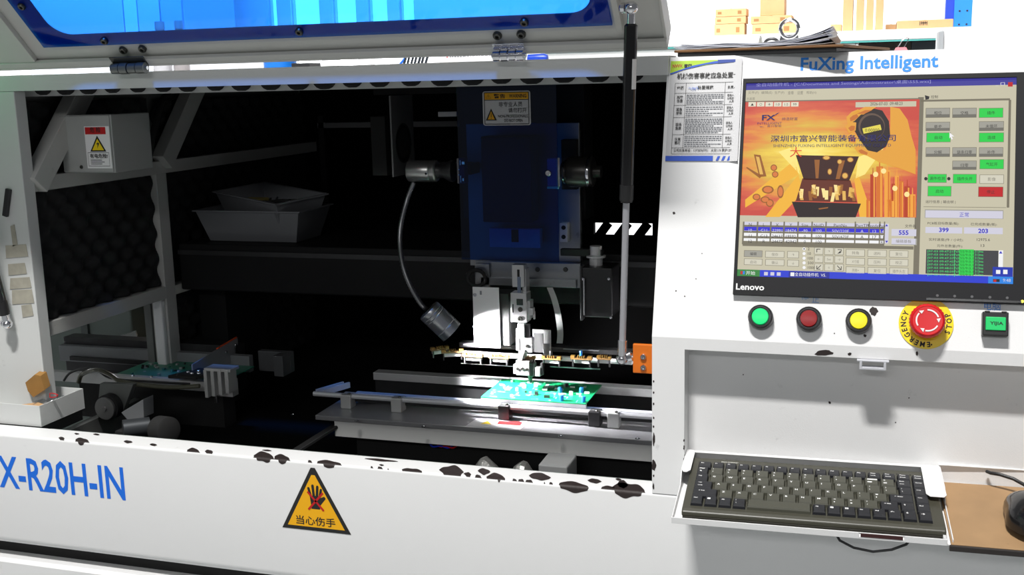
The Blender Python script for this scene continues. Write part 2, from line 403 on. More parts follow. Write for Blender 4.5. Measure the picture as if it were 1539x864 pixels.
# ------------------------------------------------------------------ lid, opened up over the beam
lid = thing('machine_lid', 'raised white lid with blue acrylic window hinged along the top beam', 'lid', (-.5, .1, .562))
LO = Vector((0, .100, .5615)); LD = Vector((0, -.7071, .7071)); LN = Vector((0, -.7071, -.7071))
def lp(x, t, n=0): return LO+Vector((x, 0, 0))+LD*t+LN*n
def lpx(x, y, n=0): 
    q = pl(x, y, LO+LN*n, LN); return q.x, (q-LO).dot(LD)
lm = Matrix(((1, LD.x, LN.x, LO.x), (0, LD.y, LN.y, LO.y), (0, LD.z, LN.z, LO.z), (0, 0, 0, 1)))
LX0, LX1, LT = -1.075, .003, .465
ox0 = lpx(62, 26)[0]; ox1 = lpx(889, 4)[0]; ot0 = (lpx(300, 45)[1]+lpx(700, 28)[1])/2; ot1 = .205  # unseen lid length and window top, shaped for the light falling inside
rr = .030
def rrect(x0, x1, y0, y1, r, n=6):
    P = []
    for cx_, cy_, a0 in ((x1-r, y1-r, 0), (x0+r, y1-r, 90), (x0+r, y0+r, 180), (x1-r, y0+r, 270)):
        for i in range(n+1):
            a = radians(a0+90*i/n); P.append((cx_+r*cos(a), cy_+r*sin(a)))
    return P
inn = rrect(ox0, ox1, ot0, ot1, rr)
def outer(p):
    # nearest point on the outer rectangle in the same angular order
    x, y = p; cxm, cym = (ox0+ox1)/2, (ot0+ot1)/2
    X = LX1 if x > ox1-rr*1.01 else LX0 if x < ox0+rr*1.01 else x
    Y = LT if y > ot1-rr*1.01 else .0 if y < ot0+rr*1.01 else y
    return (X, Y)
b = B(); n = len(inn)
for n0 in (0, -.0025):
    fi = [b.bm.verts.new(lp(x, t, n0)) for x, t in inn]
    for i in range(n):
        j = (i+1) % n; pa_, pb2 = inn[i], inn[j]
    # corner blocks via outer projection
    fo = [b.bm.verts.new(lp(*outer(p), n0)) for p in inn]
    for i in range(n):
        j = (i+1) % n
        vs = [fi[i], fi[j], fo[j], fo[i]]
        try:
            if (fo[i].co-fo[j].co).length < 1e-6: b.bm.faces.new(vs[:3])
            else: b.bm.faces.new(vs)
        except ValueError: pass
bmesh.ops.remove_doubles(b.bm, verts=b.bm.verts, dist=1e-6)
b.done('frame_flange', lidpaint, lid)
b = B()
b.box(LX0, LX1, 0, .004, -.030, .010, lm).box(LX0, LX1, LT-.004, LT, -.03, .010, lm).box(LX0, LX0+.004, 0, LT, -.03, .010, lm).box(LX1-.004, LX1, 0, LT, -.03, .004, lm)
b.box(LX0, LX1, .004, .014, .003, .010, lm).box(LX0, LX1, LT-.02, LT, 0, .008, lm)
b.done('frame_rim', lidpaint, lid, bev=.001)
ax0, ax1, at0 = lpx(68, 72, .002)[0], lpx(921, 38, .002)[0], lpx(500, 53, .002)[1]
B().box(LX0+.004, ax0-.030, .014, LT-.004, 0, .008, lm).done('side_fold', lidpaint, lid, bev=.001)
B().box(ax0, ax1, at0, .235, .0015, .0045, lm).done('window_pane', blueac, lid, bev=.0006)
for (x, y) in ((33, 9), (157, 61), (450, 47), (788, 33)):
    q = lpx(x, y, .0045); screw(lid, lp(*q, .0045), LN, .0058, .004)
hold = thing
def hinge(xc, y_leaf, x0p, x1p):
    xa, xb = px(x0p, 100, 'y', .095).x, px(x1p, 100, 'y', .095).x
    cz = px((x0p+x1p)/2, {176: 102.5, 746: 83}[x0p], 'y', .0835).z; L = xb-xa
    B().box(xa, xb, .006, .021, .010, .0118, lm).done('hinge_leaf', screwm if x0p < 400 else chrome, lid, bev=.0005)
    for i in range(4):
        B().cyl((xa+L*i/4+.0008, .0835, cz), (xa+L*(i+1)/4-.0008, .0835, cz), .0085 if i % 2 else .0078, n=16).done('hinge_knuckle', hingem if x0p < 400 else chrome, lid, smooth=True)
    B().cyl((xa-.002, .0835, cz), (xb+.002, .0835, cz), .003).done('hinge_pin', chrome, lid)
hingem = M('grey_hinge_steel', (.22, .23, .22), .35, .9)
hinge(0, 0, 176, 227); hinge(0, 0, 746, 793)
for (x, y) in ((181, 83), (210, 81), (745, 62), (781, 60)):
    q = lpx(x, y, .0125); screw(lid, lp(q[0], q[1], .0005), LN, .0062, .005, 'hinge_bolt')
q = lpx(925, 14, .004)
b = B().box(q[0]-.002, q[0]+.006, q[1]-.03, q[1]+.06, 0, .012, lm); b.done('strut_plate', lidpaint, lid, bev=.0006)

# ------------------------------------------------------------------ gas struts
def strut(label, top, bot, ends, grp=None, tube_from_top=True, r=.0082, frac=.53, sticker=False):
    t = thing('gas_strut', label, 'gas strut', bot)
    top = Vector(top); bot = Vector(bot); d = (bot-top).normalized(); L = (bot-top).length
    a, c = (top, bot) if tube_from_top else (bot, top)
    dd = (c-a).normalized()
    B().lathe([(.0045, .004), (.0047, .020)], a, dd).done('tube_ferrule', chrome, t, smooth=True)
    tb = B().lathe([(r*.7, .018), (r, .0205), (r, L*frac-.004), (r*.98, L*frac), (r*.6, L*frac+.001)], a, dd, 24).done('tube', blackgl, t, smooth=True)
    B().lathe([(r*1.04, L*frac-.022), (r*1.06, L*frac-.020), (r*1.06, L*frac-.003), (r*.9, L*frac)], a, dd, 24).done('tube_collar', black, t, smooth=True)
    B().lathe([(.0044, L*frac), (.0044, L-.022)], a, dd, 16).done('rod', rodm, t, smooth=True)
    B().lathe([(.0058, L-.026), (.0062, L-.006)], a, dd, 16).done('rod_ferrule', chrome, t, smooth=True)
    for e, o in ((top, ends[0]), (bot, ends[1])):
        j = B().sphere(e, .0082, n=16).done('ball_joint', chrome, t, smooth=True)
        B().lathe([(.0032, 0), (.0032, (Vector(o)-e).length*.5), (.0066, (Vector(o)-e).length*.5), (.0066, (Vector(o)-e).length*.85), (.0045, (Vector(o)-e).length)], e, Vector(o)-e, 10).done('stud', chrome, j)
    if sticker:
        s_ = a+dd*.06; u = dd.cross(Vector((0, -1, 0))).normalized()
        rows = []
        for k in range(5):
            an = radians(8+16*k); w = (-u*sin(radians(68))).normalized()
            nrm = (Vector((0, -1, 0))*cos(radians(30+13*k)) + Vector((1, 0, 0))*sin(radians(30+13*k)))
            rows.append([s_+nrm*(r+.0003), s_+nrm*(r+.0003)+dd*.036])
        B().grid(rows).done('label', paper, t)
    return t
rodm = M('plated_strut_rod', (.45, .45, .48), .30, .4)
T1 = px(949, 12, 'y', .012); B1 = px(935, 539, 'y', .052)
strut('black gas strut hanging in front of the opening beside the console', T1, B1, (T1+Vector((-.014, .004, .001)), B1+Vector((.014, .002, .004))), sticker=True)
B2 = px(11, 487, 'y', .082); T2 = Vector((B2.x-.02, .015, .62))
strut('black gas strut lying in front of the left corner post', T2, B2, (T2+Vector((-.014, .004, .001)), B2+Vector((-.014, .006, 0))), tube_from_top=True, frac=.965)
# ------------------------------------------------------------------ control console
TH = math.atan2(.11, .33); ct, st = cos(TH), sin(TH)
BZ = .205
PN = Vector((0, -ct, st)); PU = Vector((1, 0, 0)); PW = Vector((0, st, ct))
def PT(u, w, n=0): return Vector((u, 0, BZ))+PW*w+PN*n
def pp(x, y, n=0):
    q = pl(x, y, PT(0, 0, n), PN); return q.x, (q-PT(0, 0, n)).dot(PW)
pm = Matrix(((1, PW.x, PN.x, 0), (0, PW.y, PN.y, 0), (0, PW.z, PN.z, BZ), (0, 0, 0, 1)))
con = thing('control_console', 'white sloping operator console with push buttons and recessed front', 'console', (.33, .2, 0))
CR = .64; REC = .034; RX = .0405; RT = .1905; RBOT = .020
WTOP = (.5455-BZ)/ct
yt = WTOP*st
b = B()
b.box(0, RX, 0, .05, .0005, BZ).box(RX, CR, 0, .05, RT, BZ).box(RX, CR, REC, .05, .0005, RT).box(CR-.02, CR, 0, .05, .0005, RT)
b.box(0, .004, .05, 1.15, .0005, BZ)
yz(b, [(0, BZ), (yt, .5455), (1.15, .5455), (1.15, .535), (yt+.01, .535), (.01, BZ)], 0, CR)
yz(b, [(.005, BZ), (yt+.005, .54), (1.15, .54), (1.15, BZ)], 0.0002, .004)
yz(b, [(.005, BZ), (yt+.005, .54), (1.15, .54), (1.15, BZ)], CR-.004, CR-.0002)
b.done('housing', white, con)
B().box(.0045, CR-.005, .06, 1.1, .003, .02).done('floor_plate', blackmat, con)
B().box(0, CR, 1.15, 1.16, .003, .5455).done('rear_plate', white, con)
# latch under the recess header
P, Q = px(1288, 537, 'y', -.002), px(1336, 550, 'y', -.002)
lt = B().box(P.x, Q.x, -.006, .012, RT-.0025, RT-.0005).box(P.x+.003, P.x+.006, -.006, .004, RT-.010, RT-.002).box(Q.x-.006, Q.x-.003, -.006, .004, RT-.010, RT-.002).box(P.x+.003, Q.x-.003, -.006, .004, RT-.012, RT-.009)
lt.done('latch', M('grey_plastic', (.55, .56, .60), .4), con, bev=.0006)
# lettering
a = pp(1203, 107); c = pp(1410, 105)
B().text('FuXing Intelligent', PT(a[0], a[1]-.0045, .0004), PU, PW, w=c[0]-a[0], bold=.022).done('title_lettering', blueprint2, con)
a = pp(1479, 466); c = pp(1504, 453)
B().text('电脑', PT(a[0], a[1], .0004), PU, PW, w=c[0]-a[0], h=c[1]-a[1]).done('button_caption', blueprint2, con)
fb = M('worn_blue_print', hx(120, 175, 235), .5)
a = pp(1204, 454); c = pp(1229, 446)
B().text('停', PT(a[0], a[1]+.003, .0004), PU, PW, w=.0085, h=.0045).text('止', PT(a[0]+.0125, a[1], .0004), PU, PW, w=.008, h=.0078).done('button_caption', fb, con)
# push buttons
def disc(u, w, prof, n=24, ax=PN, b=None):
    return (b or B()).lathe(prof, PT(u, w), ax, n)
btnm = {'green': M('green_button_cap', hx(10, 215, 120), .3, emit=hx(10, 200, 110), estr=.25), 'red': M('dark_red_button_cap', hx(140, 8, 14), .3), 'yellow': M('yellow_button_cap', hx(235, 225, 25), .3)}
ringm = M('dark_button_ring', (.05, .05, .052), .3, .6)
for (x, y, kind) in ((1143.5, 476, 'green'), (1216, 479, 'red'), (1290.5, 482, 'yellow')):
    u, w = pp(x, y+1, .004)
    r = disc(u, w, [(.0148, 0), (.0150, .006), (.0146, .012), (.0128, .014), (.0112, .0142), (.0108, .011)]).done('push_button', ringm, con, smooth=True)
    tag(r, kind+' push button in dark ring')
    disc(u, w, [(.0142, .0062), (.0144, .0072), (.0144, .0098), (.0141, .0108)], b=B()).done('chrome_ring', chrome, r, smooth=True)
    disc(u, w, [(.0098, .006), (.0100, .0148), (.0094, .0162), (.004, .0168)]).done('cap', btnm[kind], r, smooth=True)
# square computer button
u, w = pp(1495, 487.5, .006)
sq = B().box(u-.0135, u+.0135, w-.0135, w+.0135, 0, .014, pm).box(u-.0115, u-.006, w+.0125, w+.0145, 0, .015, pm).box(u+.006, u+.0115, w+.0125, w+.0145, 0, .015, pm).done('square_button', black, con, bev=.001)
B().box(u-.0105, u+.0105, w-.0075, w+.0075, .0135, .0158, pm).done('cap', M('green_square_cap', hx(5, 185, 95), .35, emit=hx(5, 170, 90), estr=.2), sq, bev=.0006)
B().text('YIJIA', PT(u+.0008, w-.0024, .0161), PU, PW, w=.014, h=.0046, al='C', bold=.03).done('cap_lettering', M('dark_green_ink', hx(8, 60, 40), .5), sq)
# emergency stop
u, w = pp(1391.5, 486)
es = disc(u, w, [(.0298, 0.0002), (.0298, .0016)], 48).done('emergency_stop', yellow2, con)
tag(es, 'yellow ring plate with red mushroom emergency stop')
eb = B()
for i, ch in enumerate('EMERGENCY'):
    an = radians(278-15.5*i); o = PT(u+.0248*cos(an), w+.0248*sin(an), .0018)
    up = (PU*(-cos(an))+PW*(-sin(an))); ri = PU*(sin(an))+PW*(-cos(an))
    up2 = PU*(-cos(an))-PW*sin(an)
    g = glyphs(ch, .03); h = .0062; wd = h*g[2]/g[3]*.92
    # letters stand with their feet on the rim, read clockwise from the bottom
    rt = PU*sin(an)-PW*cos(an)
    eb.text(ch, PT(u+.0215*cos(an), w+.0215*sin(an), .0018)-rt*wd/2, rt, -up2, w=wd, h=h, bold=.03)
for i, ch in enumerate('STOP'):
    an = radians(-22+15.5*i); rt = -PU*sin(an)+PW*cos(an); g = glyphs(ch, .03); h = .0062; wd = h*g[2]/g[3]*.92
    eb.text(ch, PT(u+.0282*cos(an), w+.0282*sin(an), .0018)-rt*wd/2, rt, -PU*cos(an)-PW*sin(an), w=wd, h=h, bold=.03)
eb.done('ring_lettering', ink, es)
eu, ew = pp(1391.5, 478, .018)
redm = M('red_mushroom_plastic', hx(205, 20, 28), .35)
n = 60
mb = B(); prof = [(.011, .0015), (.011, .010), (.0185, .011), (.0195, .013), (.0195, .020), (.0180, .0235), (.0165, .0245), (.0160, .0240), (.006, .0236)]
rings = []
eu0, ew0 = u+.0004, w+.001
for r, h in prof:
    rings.append([PT(eu0+(r+(.0004*(1 if k % 2 else -1) if r > .019 else 0))*cos(2*pi*k/n), ew0+(r+(.0004*(1 if k % 2 else -1) if r > .019 else 0))*sin(2*pi*k/n), h) for k in range(n)])
mb.loft(rings); mu = mb.done('mushroom_knob', redm, es, smooth=True, ang=35)
ab = B()
for k in range(3):
    a0 = 100+120*k; pts_o = []; pts_i = []
    for i in range(9):
        an = radians(a0-9*i-8); pts_o.append((.0128, an)); pts_i.append((.0112, an))
    P3 = lambda r, an: PT(eu0+r*cos(an), ew0+r*sin(an), .02465)
    ab.poly([P3(*p) for p in pts_o]+[P3(*p) for p in pts_i[::-1]])
    an = radians(a0-80-8); ab.poly([P3(.0142, an), P3(.0098, an), P3(.0120, an-radians(22))])
ab.done('arrows', paper, mu)
# worn spots on the panel
def pspot(parent, x, y, rx, ry, on='panel'):
    P = []
    for i in range(14):
        a = 2*pi*i/14; k = 1+random.uniform(-.22, .22); q = (x+rx*k*cos(a), y+ry*k*sin(a))
        P.append(pl(q[0], q[1], PT(0, 0, .0003), PN) if on == 'panel' else px(q[0], q[1], 'y', -.0003) if on == 'front' else px(q[0], q[1], 'y', REC-.0003))
    return B().poly(P).done('paint_chip', chip, parent)
pspot(con, 1313, 468, 6, 6.5); pspot(con, 1300, 504.5, 2.2, 2); pspot(con, 1254, 501, 1, 1)
pspot(con, 1238, 530, 13, 4.5, 'front'); pspot(con, 1277, 532, 3, 2, 'front'); pspot(con, 1378, 531, 2, 4, 'front')
for (x, y, r_) in ((1247, 605, 2), (1366, 598, 1), (1117, 563, .9), (1346, 635, 1)): pspot(con, x, y, r_, r_, 'rec')
pspot(con, 1400, 518, 1.2, 1.2, 'front'); pspot(con, 983, 699, 3.2, 8, 'front'); pspot(con, 982.5, 660, 1.8, 9, 'front'); pspot(con, 982, 731, 1.3, 5, 'front')
for y in (573, 590, 607, 628, 641, 715): pspot(con, 982.3, y, 1.2, 1.8, 'front')
for y in (674, 690, 671, 662): pspot(con, 1028, y, 1.1, 2.2, 'front')
for (x, y, r_) in ((1013, 320, 2), (1016, 437, 1.1), (1029, 445, 1), (1055, 381, .8), (1046, 419, .8)): pspot(con, x, y, r_, r_)

# ------------------------------------------------------------------ emergency instruction card on the console
card = thing('instruction_card', 'paper accident response card stuck on the console beside the monitor', 'notice', PT(.05, .23))
cx0, cx1 = pp(1008, 91)[0]+.0005, pp(1116, 95)[0]
cw0, cw1 = pp(1050, 243)[1], pp(1050, 91)[1]
def CP(s, t, n=.0012):
    """s, t in 0..1 over the card"""
    return PT(cx0+(cx1-cx0)*s, cw0+(cw1-cw0)*t, n)
rows = [[CP(i/8, j/8, .0008+(.0015 if i == 8 else 0)+.0012*max(0, (i-6)/2)**2) for i in range(9)] for j in range(9)]
B().grid(rows).done('sheet', cardp, card, smooth=True)
def crect(b, s0, t0, s1, t1, n=.0014): return b.poly([CP(s0, t0, n), CP(s1, t0, n), CP(s1, t1, n), CP(s0, t1, n)])
cblue = M('card_blue', hx(30, 80, 190), .5); cgreen = M('card_lime_green', hx(165, 200, 40), .5); cblue2 = M('card_dark_blue', hx(20, 60, 150), .5)
B0 = B(); crect(B0, .0, .005, .66, .055); B0.done('blue_band', cblue, card)
b = B()
for k in range(4): b.poly([CP(.70+.075*k, .008, .0014), CP(.735+.075*k, .008, .0014), CP(.76+.075*k, .052, .0014), CP(.725+.075*k, .052, .0014)])
b.done('blue_stripes', cblue, card); b = B()
b.poly([CP(.0, .86, .0016), CP(.18, .905, .0016), CP(.5, .955, .0016), CP(1, .985, .0016), CP(1, .999, .0016), CP(.62, .985, .0016), CP(.3, .945, .0016), CP(.0, .875, .0016)])
b.done('blue_swoosh', cblue, card); b = B()
b.poly([CP(.66, .962, .00165), CP(.99, .975, .00165), CP(.99, .999, .00165), CP(.66, .999, .00165)])
b.done('blue_corner', cblue2, card)
B().poly([CP(0, .865, .0013), CP(.18, .91, .0013), CP(.5, .95, .0013), CP(.66, .965, .0013), CP(.66, .998, .0013), CP(0, .998, .0013)]).done('green_corner', cgreen, card)
u_, v_ = PU, PW
b = B(); b.text('NVVV.', CP(.03, .93, .0018), u_, v_, w=.013, h=.0045, bold=.02); b.done('red_header', red, card)
tw, tt = cx1-cx0, cw1-cw0
b = B(); b.text('君瑞', CP(.19, .928, .0018), u_, v_, w=.010, h=.0048, bold=.03)
b.text('机械伤害事故应急处置卡', CP(.10, .815, .0018), u_, v_, w=tw*.86, h=.0078, bold=.02)
cols = [.08, .235, .78, .97]; rws = [.775, .675, .555, .435, .265, .135, .075]
for y in rws: crect(b, cols[0], y-.0015, cols[3], y+.0015)
for i, x in enumerate(cols): crect(b, x-.0025, rws[-1] if i in (0, 3) else rws[-2], x+.0025, rws[0])
def cell(t, i, y, w, h): b.text(t, CP((cols[i]+cols[i+1])/2, y, .0018), u_, v_, w=w, h=h, al='C', bold=.02)
cell('步骤', 0, .71, .009, .0045); cell('处置措施', 1, .71, .020, .0048); cell('负责人', 2, .71, .011, .004)
for ys, (p_, q_) in zip((.615, .495, .345, .20), (('脱离', '伤害'), ('紧急', '报告'), ('现场', '急救'), ('注意', '事项'))):
    cell(p_, 0, ys+.003, .0075, .0042); cell(q_, 0, ys-.033, .0075, .0042)
    for k, t in enumerate(('现场人员', '公司应急', '人员')): cell(t, 2, ys+.018-.030*k, .0110 if k < 2 else .006, .0032)
b.text('公司应急电话：13730767751   火灾119 救护120', CP(.11, .095, .0018), u_, v_, w=tw*.80, h=.0040, bold=.01)
b.done('printed_text', ink, card)
b = B()
for top, bot, nl in ((.665, .563, 6), (.545, .443, 5), (.425, .275, 9), (.255, .143, 6)):
    for k in range(nl):
        y = top-(top-bot)*(k+.5)/nl; x = cols[1]+.015; e = cols[2]-.015-(.2*random.random() if k in (nl-1, nl//2) else 0)
        while x < e:
            l = min(random.uniform(.02, .05), e-x); crect(b, x, y-.0036, x+l, y+.0036, .0016); x += l+.006
b.done('fine_print_rows', grayink, card)
b = B().tube([CP(.27+.02*k, .72+.012*sin(k*2.4), .0022) for k in range(8)], .0003, 4).tube([CP(.33+.01*k, .70+.03*(k % 2), .0022) for k in range(5)], .0003, 4)
b.done('pen_scribble', blueprint, card)

# ------------------------------------------------------------------ monitor built into the console
mon = thing('monitor', 'black monitor with lit control software screen set into the console', 'monitor', PT(.26, .06))
mu0, mw0 = pp(1100, 438, .006); mu1, mw1 = pp(1119, 114, .006)
mu0 = (mu0+mu1)/2; MR = pp(1543, 300, .006)[0]
scr = [pp(1121, 121.5, .004), pp(1524, 121.5, .004), pp(1526, 431, .004), pp(1109, 412, .004)]
su0, su1 = (scr[0][0]+scr[3][0])/2, (scr[1][0]+scr[2][0])/2
sw1, sw0 = (scr[0][1]+scr[1][1])/2, (scr[2][1]+scr[3][1])/2
mw0 = sw0-.0225; mw1 = sw1+.0055
fb_ = B()
for (x0, x1, y0, y1) in ((mu0, MR, sw1, mw1), (mu0, MR, mw0, sw0), (mu0, su0, sw0, sw1), (su1, MR, sw0, sw1)): fb_.box(x0, x1, y0, y1, .0005, .0075, pm)
fb_.done('bezel', M('dark_grey_bezel', (.012, .012, .014), .55, spec=.25), mon)
a = pp(1107, 437, .0078)
B().text('Lenovo', PT(mu0+.0035, mw0+.0055, .0079), PU, PW, w=.0335, h=.0078, bold=.025).done('logo', paper, mon)
b = B().box(pp(1392, 441)[0], MR-.004, mw0+.001, mw0+.0035, .0076, .0084, pm); b.done('button_strip', blackgl, mon)
b = B()
for x in (1409, 1435, 1461, 1488, 1514):
    q = pp(x, 437, .0078); b.lathe([(.0016, .0077), (.0016, .0079)], PT(q[0], mw0+.0065), PN, 8)
b.done('button_icons', M('faint_grey_icon', (.10, .10, .105), .5), mon)
B().lathe([(.0017, .0077), (.0017, .0083)], PT(MR-.003, mw0+.003), PN, 10).done('power_light', M('yellow_led', (.8, .7, .05), .4, emit=(1, .85, .1), estr=1.0), mon)
def E(name, rgb, s=1.0):
    c = hx(*rgb); m = M('screen_'+name, tuple(x*.02 for x in c), .35, spec=.3, emit=c, estr=s); return m
beige = E('beige', (196, 190, 166)); beige2 = E('light_beige', (222, 217, 196)); sblue = E('title_blue', (62, 58, 150)); staskb = E('task_blue', (38, 58, 205)); sgreen = E('green', (40, 205, 75)); sred = E('red', (190, 28, 34))
sgrey = E('grey_button', (158, 156, 146)); sdark = E('dark', (38, 36, 40)); swhite = E('white', (238, 238, 240)); slav = E('lavender', (205, 203, 218)); sink = E('text_black', (40, 38, 40)); sinkg = E('text_grey', (128, 124, 112)); sinkb = E('text_blue', (45, 40, 185)); slog = E('log_panel', (62, 62, 66)); sline = E('line', (118, 112, 96)); sstart = E('start_green', (52, 130, 60)); stray = E('tray_blue', (40, 130, 225)); ssel = E('selection', (45, 38, 205)); sface = E('disabled_button', (208, 204, 186)); snavy = E('navy_text', (34, 34, 100))
SC = B().box(su0, su1, sw0, sw1, .001, .0045, pm).done('screen', beige, mon)
tag(SC, 'lit screen showing machine control software')
LV = {}
def SB(mat, name):
    k = mat.name+name
    if k not in LV: LV[k] = (B(), mat, name)
    return LV[k][0]
def ST(x, y, n): return pl(x, y, PT(0, 0, n), PN)
def sp(x, y, lvl):
    """screen point: photo pixel straightened onto the screen rectangle"""
    n = .0045+.00012*lvl
    q = pp(x, y, n); 
    return PT(q[0], q[1], n)
def srect(mat, name, x0, y0, x1, y1, lvl):
    a = sp(x0, y0, lvl); c = sp(x1, y1, lvl); n = .0045+.00012*lvl
    u0, u1 = a.x, c.x; w0 = (c-PT(0, 0, n)).dot(PW); w1 = (a-PT(0, 0, n)).dot(PW)
    SB(mat, name).poly([PT(u0, w0, n), PT(u1, w0, n), PT(u1, w1, n), PT(u0, w1, n)]); return u0, w0, u1, w1
def sspoly(mat, name, pts, lvl): SB(mat, name).poly([sp(x, y, lvl) for x, y in pts])
K = 1290.0   # photo pixels per metre on the screen plane
def stext(mat, name, t, x, y, h, lvl, w=None, al='L', bold=0):
    SB(mat, name).text(t, sp(x, y, lvl), PU, PW, w=w/K if w else None, h=h/K, al=al, bold=bold)
# title bar, menus
def full(mat, name, wa, wb, lvl, ua=su0, ub=su1):
    n = .0045+.00012*lvl; SB(mat, name).poly([PT(ua, wa, n), PT(ub, wa, n), PT(ub, wb, n), PT(ua, wb, n)])
full(sblue, 'title_bar', sw1-.0085, sw1, 1)
stl = E('title_text', (150, 150, 205))
stext(stl, 'title_text', '全自动插件机 - [C:\\Documents and Settings\\Administrator\\桌面\\555.wxs]', 1136, 131, 6.5, 2, w=262)
srect(sred, 'close_box', 1515, 123.5, 1522, 130, 2); stext(swhite, 'window_glyphs', '_ □', 1496, 129, 5, 2, w=13)
for i, t in enumerate(('文件(F)', '编辑(E)', '生产(P)', '查看', '设置', '帮助(H)')): stext(sinkg, 'menu_text', t, (1124, 1144, 1164, 1184, 1198, 1212)[i], 142, 5.5, 2, w=(17, 17, 15, 9, 9, 15)[i])
stext(sinkg, 'menu_text', '主画面', 1122, 150.5, 4.5, 2, w=13)
srect(sline, 'rule', 1118, 152, 1380, 153, 1)
# splash picture
pic = (1119, 153.5, 1377, 327)
n_ = .0045+.00012*2
pa_, pc_ = sp(pic[0], pic[1], 2), sp(pic[2], pic[3], 2)
pm_ = bpy.data.materials.new('screen_splash_picture'); pm_.use_nodes = True
nt = pm_.node_tree; N = nt.nodes; L = nt.links; bs = N['Principled BSDF']; bs.inputs['Base Color'].default_value = (.01, .01, .01, 1); bs.inputs['Roughness'].default_value = .35
tc = N.new('ShaderNodeTexCoord'); mp = N.new('ShaderNodeMapping'); mp.inputs['Scale'].default_value = (2.2, 5.5, 7.5); L.new(tc.outputs['Generated'], mp.inputs[0])
no = N.new('ShaderNodeTexNoise'); no.inputs['Scale'].default_value = 1.0; no.inputs['Detail'].default_value = 5; no.inputs['Roughness'].default_value = .6; L.new(mp.outputs[0], no.inputs[0])
vm = N.new('ShaderNodeVectorMath'); vm.operation = 'DISTANCE'; vm.inputs[1].default_value = (.42, .5, .50); L.new(tc.outputs['Generated'], vm.inputs[0])
ma = N.new('ShaderNodeMath'); ma.operation = 'MULTIPLY_ADD'; ma.inputs[1].default_value = -1.0; ma.inputs[2].default_value = .60; L.new(vm.outputs['Value'], ma.inputs[0])
ad = N.new('ShaderNodeMath'); ad.operation = 'MULTIPLY_ADD'; ad.inputs[1].default_value = .75; L.new(no.outputs[0], ad.inputs[0]); L.new(ma.outputs[0], ad.inputs[2])
cr = N.new('ShaderNodeValToRGB'); el = cr.color_ramp.elements
el[0].position = .22; el[0].color = (*hx(200, 50, 30), 1); el[1].position = .95; el[1].color = (*hx(255, 235, 120), 1)
for p_, c_ in ((.38, (214, 84, 44)), (.52, (228, 140, 40)), (.66, (222, 175, 45)), (.8, (240, 205, 60))):
    e = el.new(p_); e.color = (*hx(*c_), 1)
L.new(ad.outputs[0], cr.inputs[0]); L.new(cr.outputs[0], bs.inputs['Emission Color']); bs.inputs['Emission Strength'].default_value = .95
srect(pm_, 'splash_picture', *pic, 2)
srect(beige, 'picture_strip', 1286, 153.5, 1377, 160, 3); stext(sink, 'clock_text', '2026-07-03  09:48:23', 1308, 158.5, 5, 4, w=47)
for i, t in enumerate(('▲', '○', '+', '1:0', '1:5', '99')): srect(beige2, 'tool_buttons', 1125+12.8*i, 153.5, 1136+12.8*i, 160, 3); stext(sink, 'clock_text', t, 1130.5+12.8*i, 158.7, 4, 4, al='C')
# light rays
sray = E('pale_ray', (250, 228, 130)); sray2 = E('amber_ray', (238, 178, 55))
for p in (((1195, 240), (1120, 300), (1120, 312), (1200, 262)), ((1200, 262), (1150, 326), (1172, 326), (1206, 290))): sspoly(sray2, 'light_rays', p, 3)
sspoly(sray, 'light_rays', ((1196, 233), (1188, 222), (1170, 228), (1202, 262)), 3); sspoly(sray, 'light_rays', ((1290, 236), (1330, 220), (1300, 262), (1286, 268)), 3); sspoly(sray2, 'light_rays', ((1284, 270), (1292, 326), (1312, 326), (1290, 262)), 3)
# briefcase of gold
scase = E('case_dark', (58, 26, 22)); scase2 = E('case_body', (36, 22, 24)); scin = E('case_lining', (98, 42, 26)); sgold = E('gold', (226, 178, 88)); sgold2 = E('gold_dark', (150, 92, 40)); sgl = E('gold_light', (252, 226, 150))
sspoly(scase, 'briefcase', ((1196, 233), (1291, 235), (1276, 272), (1208, 270)), 4); sspoly(scin, 'briefcase', ((1206, 268), (1278, 271), (1288, 304), (1196, 302)), 4)
sspoly(scase2, 'briefcase', ((1190, 303), (1294, 306), (1286, 326.5), (1199, 326.5)), 5); sspoly(sgold2, 'briefcase_lining', ((1224, 240), (1232, 240), (1230, 268), (1226, 268)), 5); sspoly(sgold2, 'briefcase_lining', ((1262, 241), (1270, 241), (1262, 269), (1256, 269)), 5)
for i in range(22):
    x = 1200+random.random()*80; y = 276+random.random()*14; d = random.uniform(-3, 3); m = (sgold, sgl, sgold2)[i % 3]
    sspoly(m, 'gold_bars', ((x, y), (x+5, y+.3), (x+5+d, y+14), (x+d, y+14)), 6)
def sdisc(mat, name, x, y, rx, ry, lvl, n=14): sspoly(mat, name, [(x+rx*cos(2*pi*i/n), y+ry*sin(2*pi*i/n)) for i in range(n)], lvl)
for (x, y, rx, ry) in ((1242, 237, 6, 3.5), (1262, 243, 4, 4), (1247, 258, 3.5, 5), (1270, 264, 5, 5), (1278, 240, 5, 4)): sdisc(sgold2, 'coins', x, y, rx, ry, 6); sdisc(sgold, 'coins', x, y, rx*.75, ry*.75, 7)
sspoly(sgold2, 'case_clasp', ((1230, 313), (1245, 311), (1244, 313), (1231, 315)), 7)
